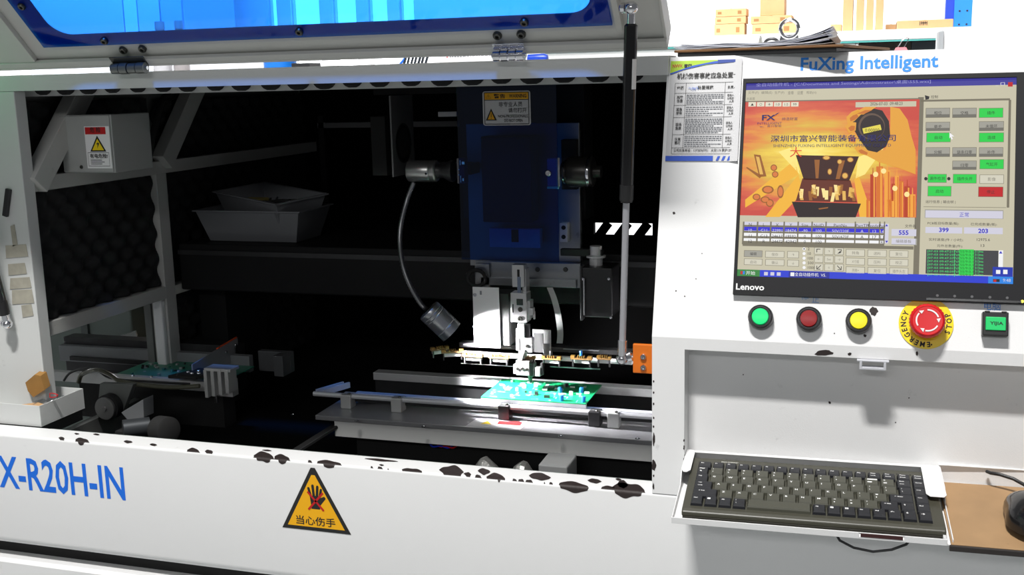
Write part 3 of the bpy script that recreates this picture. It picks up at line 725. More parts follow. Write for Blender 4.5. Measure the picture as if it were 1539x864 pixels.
# coins and bottle on the left, towers on the right
for (x, y, rx, ry) in ((1163, 252, 5, 5), (1165, 262, 5, 5), (1154, 285, 9, 6), (1173, 288, 5, 10), (1150, 300, 7, 5), (1137, 296, 6, 5), (1157, 305, 6, 6)): sdisc(sgold2, 'coins', x, y, rx, ry, 4); sdisc(E('coin_orange', (214, 120, 60)), 'coins', x, y, rx*.72, ry*.72, 5)
sspoly(sgold2, 'bottle', ((1133, 232), (1143, 233), (1152, 265), (1141, 266)), 4); sspoly(sgold, 'bottle', ((1136, 235), (1141, 236), (1147, 262), (1142, 262)), 5); sspoly(sgold2, 'bottle', ((1121, 252), (1123, 251), (1145, 264), (1142, 268)), 4)
stw = E('tower_orange', (212, 112, 36)); stw2 = E('tower_red', (180, 60, 26)); stw3 = E('tower_amber', (238, 162, 60))
for (x, w_, t, m) in ((1308, 8, 262, stw2), (1317, 10, 250, stw), (1329, 9, 256, stw3), (1340, 5, 276, stw2), (1345, 6, 264, stw3), (1352, 6, 272, stw), (1359, 9, 280, stw2), (1367, 9, 292, stw3), (1302, 6, 300, stw), (1333, 12, 300, stw)):
    sspoly(m, 'towers', ((x, t), (x+w_, t), (x+w_, 326.5), (x, 326.5)), 4)
    sspoly(m, 'towers', ((x+w_*.45, t-10), (x+w_*.55, t-10), (x+w_*.6, t), (x+w_*.4, t)), 4)
    sspoly(stw3 if m is not stw3 else stw, 'towers', ((x+w_*.6, t+2), (x+w_*.85, t+2), (x+w_*.85, 326), (x+w_*.6, 326)), 5)
for (x, y) in ((1316, 262), (1328, 257), (1345, 283), (1363, 292)): sdisc(sgl, 'towers', x, y, 4, 4, 6)
# hand with stopwatch
skin = E('skin_orange', (226, 160, 58)); skin2 = E('skin_shade', (196, 112, 44)); swd = E('stopwatch_dark', (44, 34, 36)); swd2 = E('stopwatch_rim', (98, 78, 66)); slcd = E('lcd_yellow', (225, 210, 80))
sspoly(skin, 'hand', ((1338, 160.5), (1352, 163), (1364, 180), (1370, 205), (1376, 225), (1376, 262), (1350, 252), (1322, 244), (1303, 234), (1302, 222), (1330, 226), (1338, 200)), 5)
for p in (((1272, 176), (1280, 168), (1290, 164), (1294, 172), (1284, 182), (1274, 186)), ((1270, 190), (1278, 183), (1287, 184), (1286, 196), (1276, 200)), ((1272, 204), (1282, 198), (1288, 204), (1286, 216), (1276, 214)), ((1284, 222), (1292, 218), (1308, 228), (1306, 235), (1290, 230)), ((1278, 172), (1300, 160.5), (1318, 160.5), (1298, 172))):
    sspoly(skin, 'fingers', p, 7)
    c_ = [sum(q[0] for q in p)/len(p), sum(q[1] for q in p)/len(p)]; sspoly(skin2, 'finger_shade', [((q[0]-c_[0])*.6+c_[0]+1, (q[1]-c_[1])*.5+c_[1]+2) for q in p], 8)
sspoly(swd, 'stopwatch', ((1281, 180), (1290, 168), (1308, 162), (1326, 166), (1336, 182), (1338, 204), (1332, 220), (1318, 229), (1304, 226), (1292, 210), (1284, 196)), 6)
sdisc(swd2, 'stopwatch', 1310, 190, 20, 20, 7, 24); sdisc(swd, 'stopwatch', 1311, 191, 18, 18, 8, 24)
sspoly(slcd, 'stopwatch_display', ((1296, 193), (1323, 187), (1325, 195), (1298, 201)), 9); stext(sink, 'stopwatch_digits', '0:00000', 1300, 198, 5, 10, w=21)
# splash lettering
stext(snavy, 'splash_lettering', 'FX', 1145, 181, 9, 11, w=21, bold=.03); stext(snavy, 'splash_lettering', 'INTELLIGENT', 1138, 187, 3.5, 11, w=38); stext(snavy, 'splash_lettering', '富兴智能', 1153, 191, 4, 11, w=22); stext(snavy, 'splash_lettering', '缔造财富', 1175, 181, 5, 11, w=24)
sspoly(snavy, 'splash_lettering', ((1139, 188), (1143, 191), (1150, 191), (1142, 190)), 11); sspoly(snavy, 'splash_lettering', ((1160, 176), (1168, 170), (1172, 169), (1166, 173)), 11)
stext(snavy, 'splash_lettering', '深圳市富兴智能装备有限公司', 1158, 213.5, 11, 11, w=187, bold=.01)
stext(snavy, 'splash_lettering', 'SHENZHEN FUXING INTELLIGENT EQUIPMENT CO.,LTD', 1162, 222, 5.5, 11, w=176)
stext(E('red_stroke', (214, 52, 40)), 'red_character', '大', 1187, 236, 16, 11, w=18)
# table
srect(swhite, 'table_sheet', 1117, 340, 1329, 366, 2); srect(slav, 'table_head', 1117, 333, 1329, 341, 3); srect(ssel, 'selected_row', 1117, 340.5, 1329, 350, 4)
cols = [1117, 1138, 1158, 1178, 1199, 1220, 1241, 1285, 1306, 1322, 1329]
for x in cols: srect(sline, 'table_lines', x-.4, 333, x+.4, 367, 5)
for y in (341, 350, 358, 366): srect(sline, 'table_lines', 1117, y-.3, 1329, y+.3, 5)
for y, row, m in ((339.5, ('N', 'L', 'X', 'Y', 'Size', 'NoID', 'PartNo', 'PartTP', 'Feeder', 'Pan'), sink), (348, ('10', 'C11', '22991', '18474', '-90', '100', '50V/220F', 'A', '13', '14'), slav), (356.5, ('11', 'C13', '24637', '19592', '0', '100', '50V/470F', 'A', '17', '11'), sink), (364.5, ('12', 'R', '24472', '42942', '0', '100', '', '', '', 'R'), sink)):
    for i, t in enumerate(row):
        if t: stext(m, 'table_text', t, (cols[i]+cols[i+1])/2, y+i*.25, 4.6, 6, al='C')
srect(slav, 'scroll_bar', 1330, 336, 1335, 366, 3); stext(sinkb, 'scroll_arrows', '▲', 1332.5, 340, 3.4, 4, al='C'); stext(sinkb, 'scroll_arrows', '▼', 1332.5, 365, 3.4, 4, al='C')
stext(sink, 'panel_text', '文件名', 1360, 342, 5, 3, w=15); srect(slav, 'value_box', 1340, 344, 1377, 355, 3); stext(sinkb, 'value_text', '555', 1358, 353, 7, 4, w=14, al='C', bold=.03)
srect(sgrey, 'edit_shadow', 1340, 358, 1378, 368.5, 2); srect(slav, 'edit_button', 1340, 358, 1376, 367.5, 3); stext(sinkg, 'disabled_text', '编辑基板', 1358, 365, 5, 4, w=22, al='C')
# lower button block
srect(sline, 'rule', 1116, 369.5, 1373, 370.2, 1)
def btn(mat, x0, y0, x1, y1, t, tm, h=5, w=None, frame=True):
    if frame: srect(sline, 'button_edges', x0-.6, y0-.6, x1+.6, y1+.6, 2)
    srect(mat, 'button_faces', x0, y0, x1, y1, 3)
    if t: stext(tm, 'button_text', t, (x0+x1)/2, (y0+y1)/2+h/2, h, 4, w=w, al='C')
btn(sgrey, 1119, 376.5, 1145, 386, '编辑', sink, w=10); btn(sface, 1119, 389, 1145, 398, '启动', sinkg, w=10); btn(sface, 1151, 377.5, 1178, 387, '保存', sinkg, w=10); btn(sface, 1151, 390, 1178, 399, '确认', sinkg, w=10)
btn(sface, 1184, 378, 1200, 387.5, '↑', sinkg, 4); btn(sface, 1184, 391, 1200, 400, '↓', sinkg, 4)
for i, t in enumerate(('2', '10', '100', '500', '1000')):
    sdisc(swhite, 'radio_buttons', 1208.5, 374+7*i, 2.4, 2.4, 3); stext(sink, 'radio_text', t, 1214, 376+7*i, 4.2, 3)
sdisc(sink, 'radio_dot', 1208.5, 374, 1.1, 1.1, 4)
for i, (t, m) in enumerate((('↖', sink), ('↑', sinkg), ('↗', sink), ('←', sinkg), ('Set', sinkg), ('→', sinkg), ('↙', sink), ('↓', sinkg), ('↘', sink))):
    x = 1230.5+15.3*(i % 3); y = 377+12.2*(i//3)+.4*(i % 3); btn(sface, x-6, y-5, x+6, y+5, t, m, 7 if m is sink else 3.5)
for i, t in enumerate(('转角', '送料', '复位', 'X寸插', '压料', '校正', '测高+', '复位', '插件头左')):
    x = 1285.5+32.7*(i % 3); y = 380+13*(i//3)+.8*(i % 3); btn(sface, x-13.5, y-5, x+13.5, y+5, t, sinkg, 5, 10 if len(t) < 4 else 18)
# task bar
full(staskb, 'task_bar', sw0, sw0+.0085, 3)
n = .0045+.00012*4
full(sstart, 'start_button', sw0, sw0+.0085, 4, su0, su0+.027); SB(swhite, 'task_text').text('开始', PT(su0+.0105, sw0+.002, n+.0002), PU, PW, w=.011, h=.0048)
SB(swhite, 'task_text').text('全自动插件机  V5.', PT(su0+.068, sw0+.0022, n+.0002), PU, PW, w=.036, h=.0045); full(E('task_button', (30, 40, 150)), 'task_button', sw0+.0003, sw0+.008, 4, su0+.061, su0+.108)
for i in range(3): full(slav, 'task_icons', sw0+.002, sw0+.0062, 5, su0+.032+.0075*i, su0+.0365+.0075*i)
full(sred, 'start_flag', sw0+.0025, sw0+.0065, 5, su0+.004, su0+.0065); full(stray, 'start_flag2', sw0+.0025, sw0+.0065, 5, su0+.0068, su0+.009)
full(swhite, 'task_button_icon', sw0+.002, sw0+.0065, 5, su0+.063, su0+.0675)
full(stray, 'tray', sw0, sw0+.0085, 4, su1-.026, su1); full(sdark, 'tray_icons', sw0+.0022, sw0+.0055, 5, su1-.021, su1-.014); full(sred, 'tray_icons2', sw0+.002, sw0+.005, 6, su1-.0205, su1-.0175); SB(slav, 'tray_text').text('9:48', PT(su1-.0105, sw0+.0025, n+.0002), PU, PW, w=.008, h=.0038)
full(E('ime_blue', (28, 50, 170)), 'ime_bar', sw0+.0085, sw0+.0195, 5, su1-.0215, su1-.0004); full(swhite, 'ime_icons', sw0+.0115, sw0+.016, 6, su1-.018, su1-.0135); full(swhite, 'ime_icons', sw0+.0115, sw0+.0165, 6, su1-.0105, su1-.006)
# right-hand control panel
srect(sline, 'rule', 1380, 146, 1381, 414, 1); srect(sline, 'rule', 1384, 150, 1518, 150.7, 1); srect(sline, 'rule', 1516, 150, 1516.8, 312, 1)
stext(sink, 'panel_text', '控制', 1399, 148, 5, 2, w=10); sspoly(sdark, 'panel_icon', ((1390, 143), (1397, 145), (1396, 149), (1391, 150)), 2)
G = sgreen; Y_ = sgrey
for (x0, y0, x1, y1, t, m) in ((1392, 163, 1427, 176, '相位', Y_), (1432, 163, 1467, 176, '空格', Y_), (1472, 163, 1507, 176, '插件', G), (1392, 184, 1427, 196, '单步', Y_), (1472, 183, 1508, 196, '未循环', Y_), (1393, 200, 1428, 213, '自动', G), (1472, 200, 1508, 213, '连续', G), (1392, 222, 1427, 235, '分解', Y_), (1432, 222, 1467, 235, '链条归零', Y_), (1472, 222, 1507, 235, '补件', Y_), (1432, 242, 1467, 254.5, '归零', Y_), (1473, 240, 1508, 253.5, '气缸开', G), (1395, 262, 1422, 274, '漏件检测', G), (1433, 262, 1467, 275, '插件头开', G), (1473, 263, 1508, 275.5, '影像', sface), (1395, 280, 1429, 294.5, '启动', G), (1471, 281, 1507, 295.5, '停止', sred)):
    btn(m, x0, y0, x1, y1, t, sinkg if m is sface else sink, 5.5, {2: 11, 3: 16, 4: 21}[len(t)])
    if m is Y_: srect(E('button_shade', (112, 110, 102)), 'button_shades', x0, (y0+y1)/2+2.5, x1, y1, 3.4)
sdisc(sink, 'indicator_dots', 1391.5, 268.5, 2.6, 2.6, 3); sdisc(sink, 'indicator_dots', 1426, 268.5, 2.6, 2.6, 3)
sspoly(swhite, 'mouse_pointer', ((1427, 199), (1434, 205), (1430.5, 205), (1432, 209), (1430, 209.6), (1428.6, 206), (1427, 208)), 6)
stext(sink, 'panel_text', '运行信息 | 输出帧 |', 1391, 306, 5.5, 3, w=42)
srect(sline, 'rule', 1388, 311, 1512, 311.6, 1)
srect(sgrey, 'status_shadow', 1390, 314.5, 1508, 329, 2); srect(slav, 'status_box', 1391, 316, 1507, 328.5, 3); stext(sinkb, 'value_text', '正常', 1449, 326, 7, 4, w=13, al='C')
stext(sink, 'panel_text', 'PCB板目标数量(板):', 1394, 338, 5, 3, w=44); stext(sink, 'panel_text', '已完成数量(板):', 1459, 339.5, 5, 3, w=36)
srect(slav, 'value_box', 1391, 341, 1446, 351, 3); srect(slav, 'value_box', 1449, 341.5, 1507, 352, 3); stext(sinkb, 'value_text', '399', 1418.5, 349, 7, 4, w=13.5, al='C', bold=.03); stext(sinkb, 'value_text', '203', 1477.5, 350.5, 7, 4, w=13.5, al='C', bold=.03)
stext(sink, 'panel_text', '实时速度(件 / 小时):', 1396, 362.5, 5, 3, w=48); stext(sink, 'panel_text', '12975.6', 1468, 362, 4, 3, w=18); stext(sink, 'panel_text', '元件总数量(件):', 1408, 372, 5, 3, w=36); stext(sink, 'panel_text', '13', 1474, 371, 4, 3, w=5)
srect(slog, 'log_sheet', 1392, 374.5, 1500, 414, 3); srect(sgreen, 'log_highlight', 1442, 374.5, 1463, 414, 4); srect(swhite, 'log_scroll', 1501, 376, 1507, 414, 3); stext(sinkb, 'scroll_arrows', '▲', 1504, 381, 4, 4, al='C')
sgt = E('log_green', (70, 220, 120))
for i, t in enumerate(('47:21', '47:29', '47:37', '47:45', '47:53', '48:01', '48:09', '48:17')):
    y = 379.5+5*i; stext(sgt, 'log_text', '[07-03 09:'+t+']', 1394, y, 3.8, 5, w=38); stext(sgt, 'log_text', 'Fch', 1434, y, 3.4, 5, w=7.5); stext(E('log_dark', (14, 90, 36)), 'log_text_dark', '5S/9.0.1', 1443, y, 3.4, 6, w=18); stext(sgt, 'log_text', '313ms', 1465, y, 3.6, 5, w=11.5)
for k, (b_, m, nm) in LV.items(): tag(b_.done(nm, m, SC), kind='stuff')

# ------------------------------------------------------------------ clipboard, paper, tape and clips on the console top
CT = .5456
clip = thing('clipboard', 'brown clipboard with chrome lever clip lying on the console top', 'clipboard', (.11, .24, CT))
brown = M('brown_hardboard', hx(120, 84, 50), .7, var=.1, vscale=30)
cm = Matrix.Translation((.006, .128, CT)) @ Matrix.Rotation(radians(-11), 4, 'Z')
B().box(.004, .205, .0, .30, .0002, .0055, cm).done('black_folder', black, clip, bev=.001)
B().box(.0, .214, -.002, .305, .0056, .0088, cm).done('board', brown, clip, bev=.001)
lc = px(1187, 66, 'y', .22)
lm_ = Matrix.Translation((lc.x, .20, CT+.014))
cb_ = B().tube([Vector((lc.x+.0115*cos(a), .205, CT+.0335+.0115*sin(a))) for a in [2*pi*i/20 for i in range(21)]], .0026, 8)
cb_.done('lever_ring', chrome, clip, smooth=True)
B().prism([(lc.x-.014, .204, CT+.012), (lc.x+.014, .204, CT+.012), (lc.x+.011, .204, CT+.026), (lc.x-.011, .204, CT+.026)], (0, .003, 0)).done('lever_base', chrome, clip, bev=.0008)
l2 = px(1160, 64, 'y', .22)
B().tube([Vector((l2.x+.010*cos(a), .215, CT+.013+.009*sin(a))) for a in [pi*i/10 for i in range(11)]], .002, 8).done('clip_loop', darkst, clip, smooth=True)
pap = thing('paper_stack', 'curling stack of white papers held on the brown clipboard', 'paper', (.10, .26, CT+.009))
for k in range(9):
    z = CT+.0090+.0007*k; y0 = .128+.002*k; rows = []
    lx = random.uniform(-.002, .006); rx = .198+random.uniform(-.006, .006)
    cu = .004+.0016*k
    for j in range(7):
        y = y0+.27*j/6
        rows.append([(lx+(rx-lx)*i/14+.004, y, z+cu*max(0, (i-8)/6)**2+.0006*sin(i*1.3+k)+.0012*(1-j/6)*abs(sin(k))) for i in range(15)])
    b = B().grid(rows); o = b.done('sheet', (paper, M('bluish_paper', (.70, .73, .86), .6))[k % 3 == 1], pap, smooth=True)
    md = o.modifiers.new('t', 'SOLIDIFY'); md.thickness = .0003
rows = [[(.188+.018*i/6, .14+.12*j/4, CT+.016+.010*sin(1.2+i*.5)*(1-.4*i/6)+random.uniform(-.002, .002)) for i in range(7)] for j in range(5)]
B().grid(rows).done('crumpled_corner', M('grey_thin_paper', (.45, .45, .48), .6), pap)
tr = B(); tc_ = px(1109, 57, 'y', .30)
tr.lathe([(.0175, -.017), (.0175, .017), (.013, .017), (.013, -.017), (.0175, -.017)], (tc_.x, .47, CT+.0176), (1, -.1, 0), 28, cap=False)
tag(tr.done('tape_roll', M('white_tape', (.78, .78, .74), .5), smooth=True, origin=(tc_.x, .47, CT)), 'roll of white tape standing behind the clipboard papers', 'tape')
bcq = px(1354, 80, 'y', .16)
bc = thing('binder_clip', 'small pink binder clip with wire handle on the console top', 'clip', (bcq.x, .16, CT))
B().prism([(bcq.x-.008, .156, CT+.0002), (bcq.x+.008, .156, CT+.0002), (bcq.x+.006, .16, CT+.0045), (bcq.x-.006, .16, CT+.0045)], (0, .012, 0)).done('body', M('pink_enamel', hx(225, 130, 140), .4), bc, bev=.0005)
B().tube([(bcq.x-.004, .162, CT+.004), (bcq.x+.001, .164, CT+.013), (bcq.x+.006, .165, CT+.0165), (bcq.x+.0085, .165, CT+.0155), (bcq.x+.0075, .164, CT+.012), (bcq.x+.003, .162, CT+.004)], .0005, 6).done('handle', chrome, bc)

# ------------------------------------------------------------------ fold-out tray with keyboard and mouse
tray = thing('keyboard_tray', 'white sheet metal fold-out tray hinged under the console recess', 'tray', (.041, .024, .0335), (radians(6.0), 0, radians(2.2)))
TW, TD, KX = .46, .152, .296
t = B()
t.box(0, TW, -TD, 0, 0, .0012)
B().box(0, TW, -TD, 0, -.0012, 0).done('tray_floor', white, tray, local=True)
t.bm.free()
# front lip with slot, back lip, side walls
b = B(); b.box(-.001, .205, -TD-.0012, -TD, -.0012, .0065).box(.252, .296, -TD-.0012, -TD, -.0012, .0065).box(.205, .252, -TD-.0012, -TD, -.0012, .0015).box(.205, .252, -TD-.0012, -TD, .0055, .0065)
b.box(-.001, .305, -TD-.007, -TD-.0012, .0052, .0065) if False else None
b.done('front_lip', white, tray, bev=.0004, local=True)
B().box(-.001, .3, 0, .0012, -.0012, .0195).box(-.001, .3, -.004, .0012, .0188, .0200).box(.3, TW, 0, .0012, -.0012, .0240).box(.3, TW, -.004, .0012, .0230, .0245).done('back_lip', white, tray, bev=.0005, local=True)
def ear(x, s, w=.016, D_=.063):
    # side wall with a rounded folded tab over the keyboard's rear corner
    b = B(); b.prism([(x, 0, -.0012), (x, -TD, -.0012), (x, -TD, .0065), (x, -.07, .0070), (x, -.056, .0205), (x, 0, .0205)], (.0012, 0, 0))
    p = [(0, 0), (0, -D_+.005), (s*.003, -D_), (s*(w-.004), -D_), (s*w, -D_+.006), (s*w, -.004), (s*(w-.003), 0)]
    b.prism([(x+.0006+px_, y, .0200) for px_, y in p], (0, 0, .0012))
    return b.done('side_ear', white, tray, bev=.0004, local=True)
ear(-.001, 1, .011); ear(.301, -1, .022, .082)
B().box(.292, .295, -TD, -.07, -.001, .0068).done('worn_divider', M('worn_white_edge', (.62, .62, .62), .5, dirt=1., dscale=160, dirtcol=(.02, .02, .02)), tray, local=True)
b = B().box(.372, .405, -.0005, .0005, .008, .0185); b.done('cable_hole_plate', white, tray, local=True)
B().lathe([(.0062, -.0012), (.0062, -.0008)], (.381, 0, .013), (0, 1, 0), 16).lathe([(.0062, -.0012), (.0062, -.0008)], (.390, 0, .013), (0, 1, 0), 16).box(.381, .390, -.0012, -.0008, .0068, .0192).done('cable_hole', blackmat, tray, local=True)
B().box(.2065, .2505, -TD-.0016, -TD-.0012, .0014, .0056).done('handle_slot', M('dark_red_slot', (.05, .012, .012), .6), tray, local=True)
pad = thing('mouse_board', 'worn brown hardboard mouse panel lying in the right side of the tray', 'board', (.0385, .024, .0335), (radians(6.0), 0, radians(2.2)))
B().box(.302, TW-.001, -TD-.004, -.006, .0003, .0030).done('panel', M('worn_brown_board', hx(160, 128, 92), .65, var=.22, vscale=22, dirt=.8, dscale=60, dirtcol=(.09, .05, .025)), pad, bev=.0005, local=True)
B().box(.300, TW-.001, -TD-.0075, -TD-.0042, -.004, .0026).done('dark_front_edge', M('black_rubber_edge', (.025, .02, .018), .7, bump=.4, bscale=200), pad, bev=.0008, local=True)

# keyboard
kb = thing('keyboard', 'olive compact keyboard with black function keys lying in the white tray', 'keyboard', (.0500, .016, .0358), (radians(6.0), 0, radians(2.6)))
olive = M('olive_plastic', hx(64, 63, 53), .42, bump=.05, bscale=800); okey = M('olive_key', hx(72, 72, 62), .45, var=.03, vscale=40); bkey = M('black_key', hx(30, 31, 36), .45); kdark = M('dark_olive_base', hx(40, 38, 30), .5)
KW, KD = .286, .138
b = B(); pr = [(-KD, .002), (-KD+.001, .0075), (-KD+.006, .0098), (-.004, .0128), (0, .0108), (0, .002)]
b.prism([(0, y, z) for y, z in pr], (KW, 0, 0)); b.done('body', olive, kb, bev=.0015, local=True)
B().box(.001, KW-.001, -KD-.0006, -.001, -.0009, .0024).done('base', kdark, kb, bev=.0006, local=True)
U = (KW-.020)/14.8; KY0 = -.0205; PITY = .0182; KX0 = .008
kmesh = {}
def keymesh(w, d, m):
    k = (round(w, 4), round(d, 4), m.name)
    if k not in kmesh:
        b = B(); h = .0052; e = .0007; i = .0022
        r0 = [(e, -d+e, 0), (w-e, -d+e, 0), (w-e, -e, 0), (e, -e, 0)]; r1 = [(e+.0008, -d+e+.0006, h*.7), (w-e-.0008, -d+e+.0006, h*.7), (w-e-.0008, -e-.0006, h*.7), (e+.0008, -e-.0006, h*.7)]
        r2 = [(i, -d+i, h), (w-i, -d+i, h), (w-i, -i*.7, h), (i, -i*.7, h)]
        b.loft([r0, r1, r2], cap=False); b.poly(r2)
        me = bpy.data.meshes.new('key'); bmesh.ops.recalc_face_normals(b.bm, faces=b.bm.faces); b.bm.to_mesh(me); b.bm.free(); me.materials.append(m); kmesh[k] = me
    return kmesh[k]
tilt = math.atan2(.0030, KD-.01)
def key(x, row, w, leg, m=okey):
    d = PITY if row else .0150
    y = KY0-(0 if row == 0 else .0150+(row-1)*PITY)
    zz = .0098+(y+KD-.006)*(.0030/(KD-.01))
    o = bpy.data.objects.new('key', keymesh(w*U, d, m)); COL.objects.link(o); o.parent = kb; o.location = (KX0+x*U, y, zz-.0006); o.rotation_euler = (tilt, 0, 0)
    b = B(); L_ = leg if isinstance(leg, (list, tuple)) else [leg]
    n = len(L_); W_ = w*U
    for i, t in enumerate(L_):
        hh = .0036 if (n == 1 and len(t) == 1) else .0026 if len(t) == 1 else .0021
        wid = glyphs(t, .03)[2]/glyphs(t, .03)[3]*hh; wid = min(wid, W_*.62)
        yy = -d*.30-hh*.6 if n == 1 else -d*(.24+.36*i)-hh*.5
        b.text(t, (W_*.24, yy, .00535), (1, 0, 0), (0, 1, 0), w=wid, h=hh, bold=.03)
    b.done('legend', M('key_legend_white', (.85, .85, .85), .5), o, local=True)
x = 0; key(0, 0, 1.0, 'Esc', bkey)
for i in range(12): key(1.0+.845*i, 0, .845, 'F%d' % (i+1), bkey)
for i, t in enumerate((('Num', 'Lock'), ('Prnt', 'ScrLk'), ('Pause', 'Break'), ('Delete', 'Power'))): key(11.14+.915*i, 0, .915, t, bkey)
def row(r, items, x=0):
    for leg, w, k in items: key(x, r, w, leg, bkey if k else okey); x += w
row(1, [(('~', '`'), .87, 1)]+[((s_, d_), 1, 0) for s_, d_ in zip('!@#$%^&*()_+', '1234567890-=')]+[(('Back', 'Space'), 1.0, 1), ('Home', .93, 1)])
row(2, [('Tab', .95, 1)]+[(c, 1, 0) for c in 'QWERTYUIOP']+[(('{', '['), 1, 0), (('}', ']'), 1, 0), (('|', '\\'), .92, 1), ('PgUp', .93, 1)])
row(3, [(('Caps', 'Lock'), 1.3, 1)]+[(c, 1, 0) for c in 'ASDFGHJKL']+[((':', ';'), 1, 0), (('"', "'"), 1, 0), ('← Enter', 1.57, 1), ('PgDn', .93, 1)])
row(4, [('⇧ Shift', 1.7, 1)]+[(c, 1, 0) for c in 'ZXCVBNM']+[(('<', ','), 1, 0), (('>', '.'), 1, 0), (('?', '/'), 1, 0), ('⇧ Shift', 1.22, 1), ('↑', .95, 1), ('End', .93, 1)])
row(5, [('Ctrl', .87, 1), ('▦', .9, 1), ('Alt', .9, 1), (('|', '\\'), .9, 1), (' ', 4.03, 0), ('Alt', .9, 1), ('▦', .9, 1), ('▤', .9, 1), ('Ins', .9, 1), ('Del', .9, 1), ('←', .9, 1), ('↓', .9, 1), ('→', .9, 1)])
B().text('MAXIBMP', (.036, -.0125, .0128), (1, 0, 0), (0, 1, .02), w=.021, h=.0026, bold=.02).done('logo', M('pale_logo_print', (.55, .55, .50), .5), kb, local=True)
b = B()
for k in range(3): b.lathe([(.0009, 0), (.0009, .0003)], (.228+.015*k, -.013, .0127), (0, 0, 1), 8)
b.done('indicator_lights', kdark, kb, local=True)
# mouse
mo = thing('computer_mouse', 'glossy black computer mouse resting on the brown board', 'mouse', (.432, -.058, .034), (radians(4), 0, radians(-4)))
rings = []
for k in range(13):
    t_ = k/12; y = -.052+.104*t_; w = .030*(1-.9*abs(2*t_-1)**3.2)*(1-.10*math.exp(-((t_-.45)/.2)**2)); h = .004+.029*(sin(pi*min(1, .12+t_*.86)))**.8*(1-.25*t_)
    rings.append([(w*cos(a)*(1.0 if sin(a) > 0 else 1.0), y, max(.0, h*max(0, sin(a))**.75)) for a in [pi*i/14 for i in range(15)]])
b = B(); b.loft(rings, cap=True, close=True); b.done('shell', M('glossy_black_mouse', (.009, .009, .010), .14), mo, smooth=True, local=True)
B().box(-.0006, .0006, .012, .05, .012, .0275).done('button_split', black, mo, local=True)
B().cyl((-.0035, .028, .022), (.0035, .028, .022), .0085, n=16).done('scroll_wheel', darkst, mo, local=True, smooth=True)
B().tube([(0, .050, .008), (-.004, .062, .011), (-.016, .070, .014), (-.030, .074, .016), (-.040, .078, .015), (-.044, .084, .014)], .0021, 8).done('cable', black, mo, local=True, smooth=True)
# loose cable hanging below the tray
P = [px(1252, 803, 'y', -.06), px(1262, 812, 'y', -.06), px(1283, 823, 'y', -.06), px(1312, 829, 'y', -.06), px(1340, 826, 'y', -.06), px(1362, 818, 'y', -.06), px(1376, 808, 'y', -.06)]
P[0].z += .006; P[-1].z += .006
tag(B().tube(P, .0016, 8).done('hanging_cable', black, smooth=True, origin=P[0]), 'thin black cable looping below the keyboard tray', 'cable')
# ------------------------------------------------------------------ inside the machine: base plate, gantry, box, bins
BASEZ = -.105
B().box(-1.06, -.002, .085, 1.1, BASEZ-.01, BASEZ).done('base_plate', inner, mach)
gan = thing('gantry_beam', 'dark horizontal gantry beam crossing the back of the black interior', 'beam', (-.5, .65, BASEZ))
gm = M('dark_gantry_paint', (.004, .004, .0045), .6, spec=.25)
B().box(-1.02, -.02, .50, .74, .135, .226).done('beam', gm, gan, bev=.003)
B().box(-1.02, -.02, .497, .50, .205, .214).done('linear_rail', darkst, gan)
for x in (-.985, -.06): B().box(x-.03, x+.03, .55, .70, BASEZ, .135).done('support', gm, gan)
P, Q = px(455, 168, 'y', .70), px(660, 190, 'y', .70)
g2 = B().box(px(478, 170, 'y', .745).x, px(486, 170, 'y', .745).x, .742, .75, .226, .46).done('upright', gm, gan)
B().box(px(478, 190, 'y', .745).x, px(690, 190, 'y', .745).x, .742, .75, px(600, 191, 'y', .745).z, px(600, 183, 'y', .745).z).done('cross_strip', M('dim_grey_strip', (.10, .10, .105), .5), gan)

box = thing('electrical_box', 'grey electrical box with shock warning label on the left inner frame', 'box', (-.97, .25, .388))
eg = M('light_grey_enamel', (.36, .37, .36), .45, var=.03)
B().box(-1.022, -.921, .203, .305, .3885, .483).done('body', eg, box, bev=.0015)
B().box(-1.020, -.923, .200, .2032, .390, .4815).done('cover', eg, box, bev=.001)
q = px(122, 251, 'y', .199); screw(box, (q.x, .2, q.z), (0, -1, 0), .003, .002)
lab = B(); sx0, sz1 = px(126, 190, 'y', .1995).x, px(126, 190, 'y', .1995).z; sx1, sz0 = px(171, 253, 'y', .1995).x, px(171, 253, 'y', .1995).z
sx1 = min(sx1, -.924); sz0 = max(sz0, .392); SWd, SHt = sx1-sx0, sz1-sz0
def sbx(b, s0, t0, s1, t1, y): return b.poly([(sx0+SWd*s0, y, sz0+SHt*t0), (sx0+SWd*s1, y, sz0+SHt*t0), (sx0+SWd*s1, y, sz0+SHt*t1), (sx0+SWd*s0, y, sz0+SHt*t1)])
lb = B().prism([(sx0, .1995, sz0), (sx1, .1995, sz0), (sx1, .1995, sz1), (sx0, .1995, sz1)], (0, .0004, 0)).done('warning_label', paper, box)
sbx(B(), .03, .81, .86, .98, .1993).done('red_header', red, lb)
b = B(); b.text('危 险', (sx0+SWd*.45, .1991, sz0+SHt*.85), (1, 0, 0), (0, 0, 1), h=.009, al='C', bold=.02)
tc0, tz0, tz1 = sx0+SWd*.50, sz0+SHt*.40, sz0+SHt*.78
b.poly([(tc0-.0155, .1992, tz0), (tc0+.0155, .1992, tz0), (tc0, .1992, tz1)])
for (s0, t0, s1, t1) in ((.06, .05, .92, .06), (.06, .37, .92, .38), (.06, .05, .07, .38), (.91, .05, .92, .38)): sbx(b, s0, t0, s1, t1, .1992)
b.text('有电危险!', (sx0+SWd*.14, .1991, sz0+SHt*.24), (1, 0, 0), (0, 0, 1), w=SWd*.72, h=.0075, bold=.02)
for k in range(3): sbx(b, .16, .19-.045*k, .62+.1*(k % 2), .205-.045*k, .1991)
b.done('label_print', ink, lb)
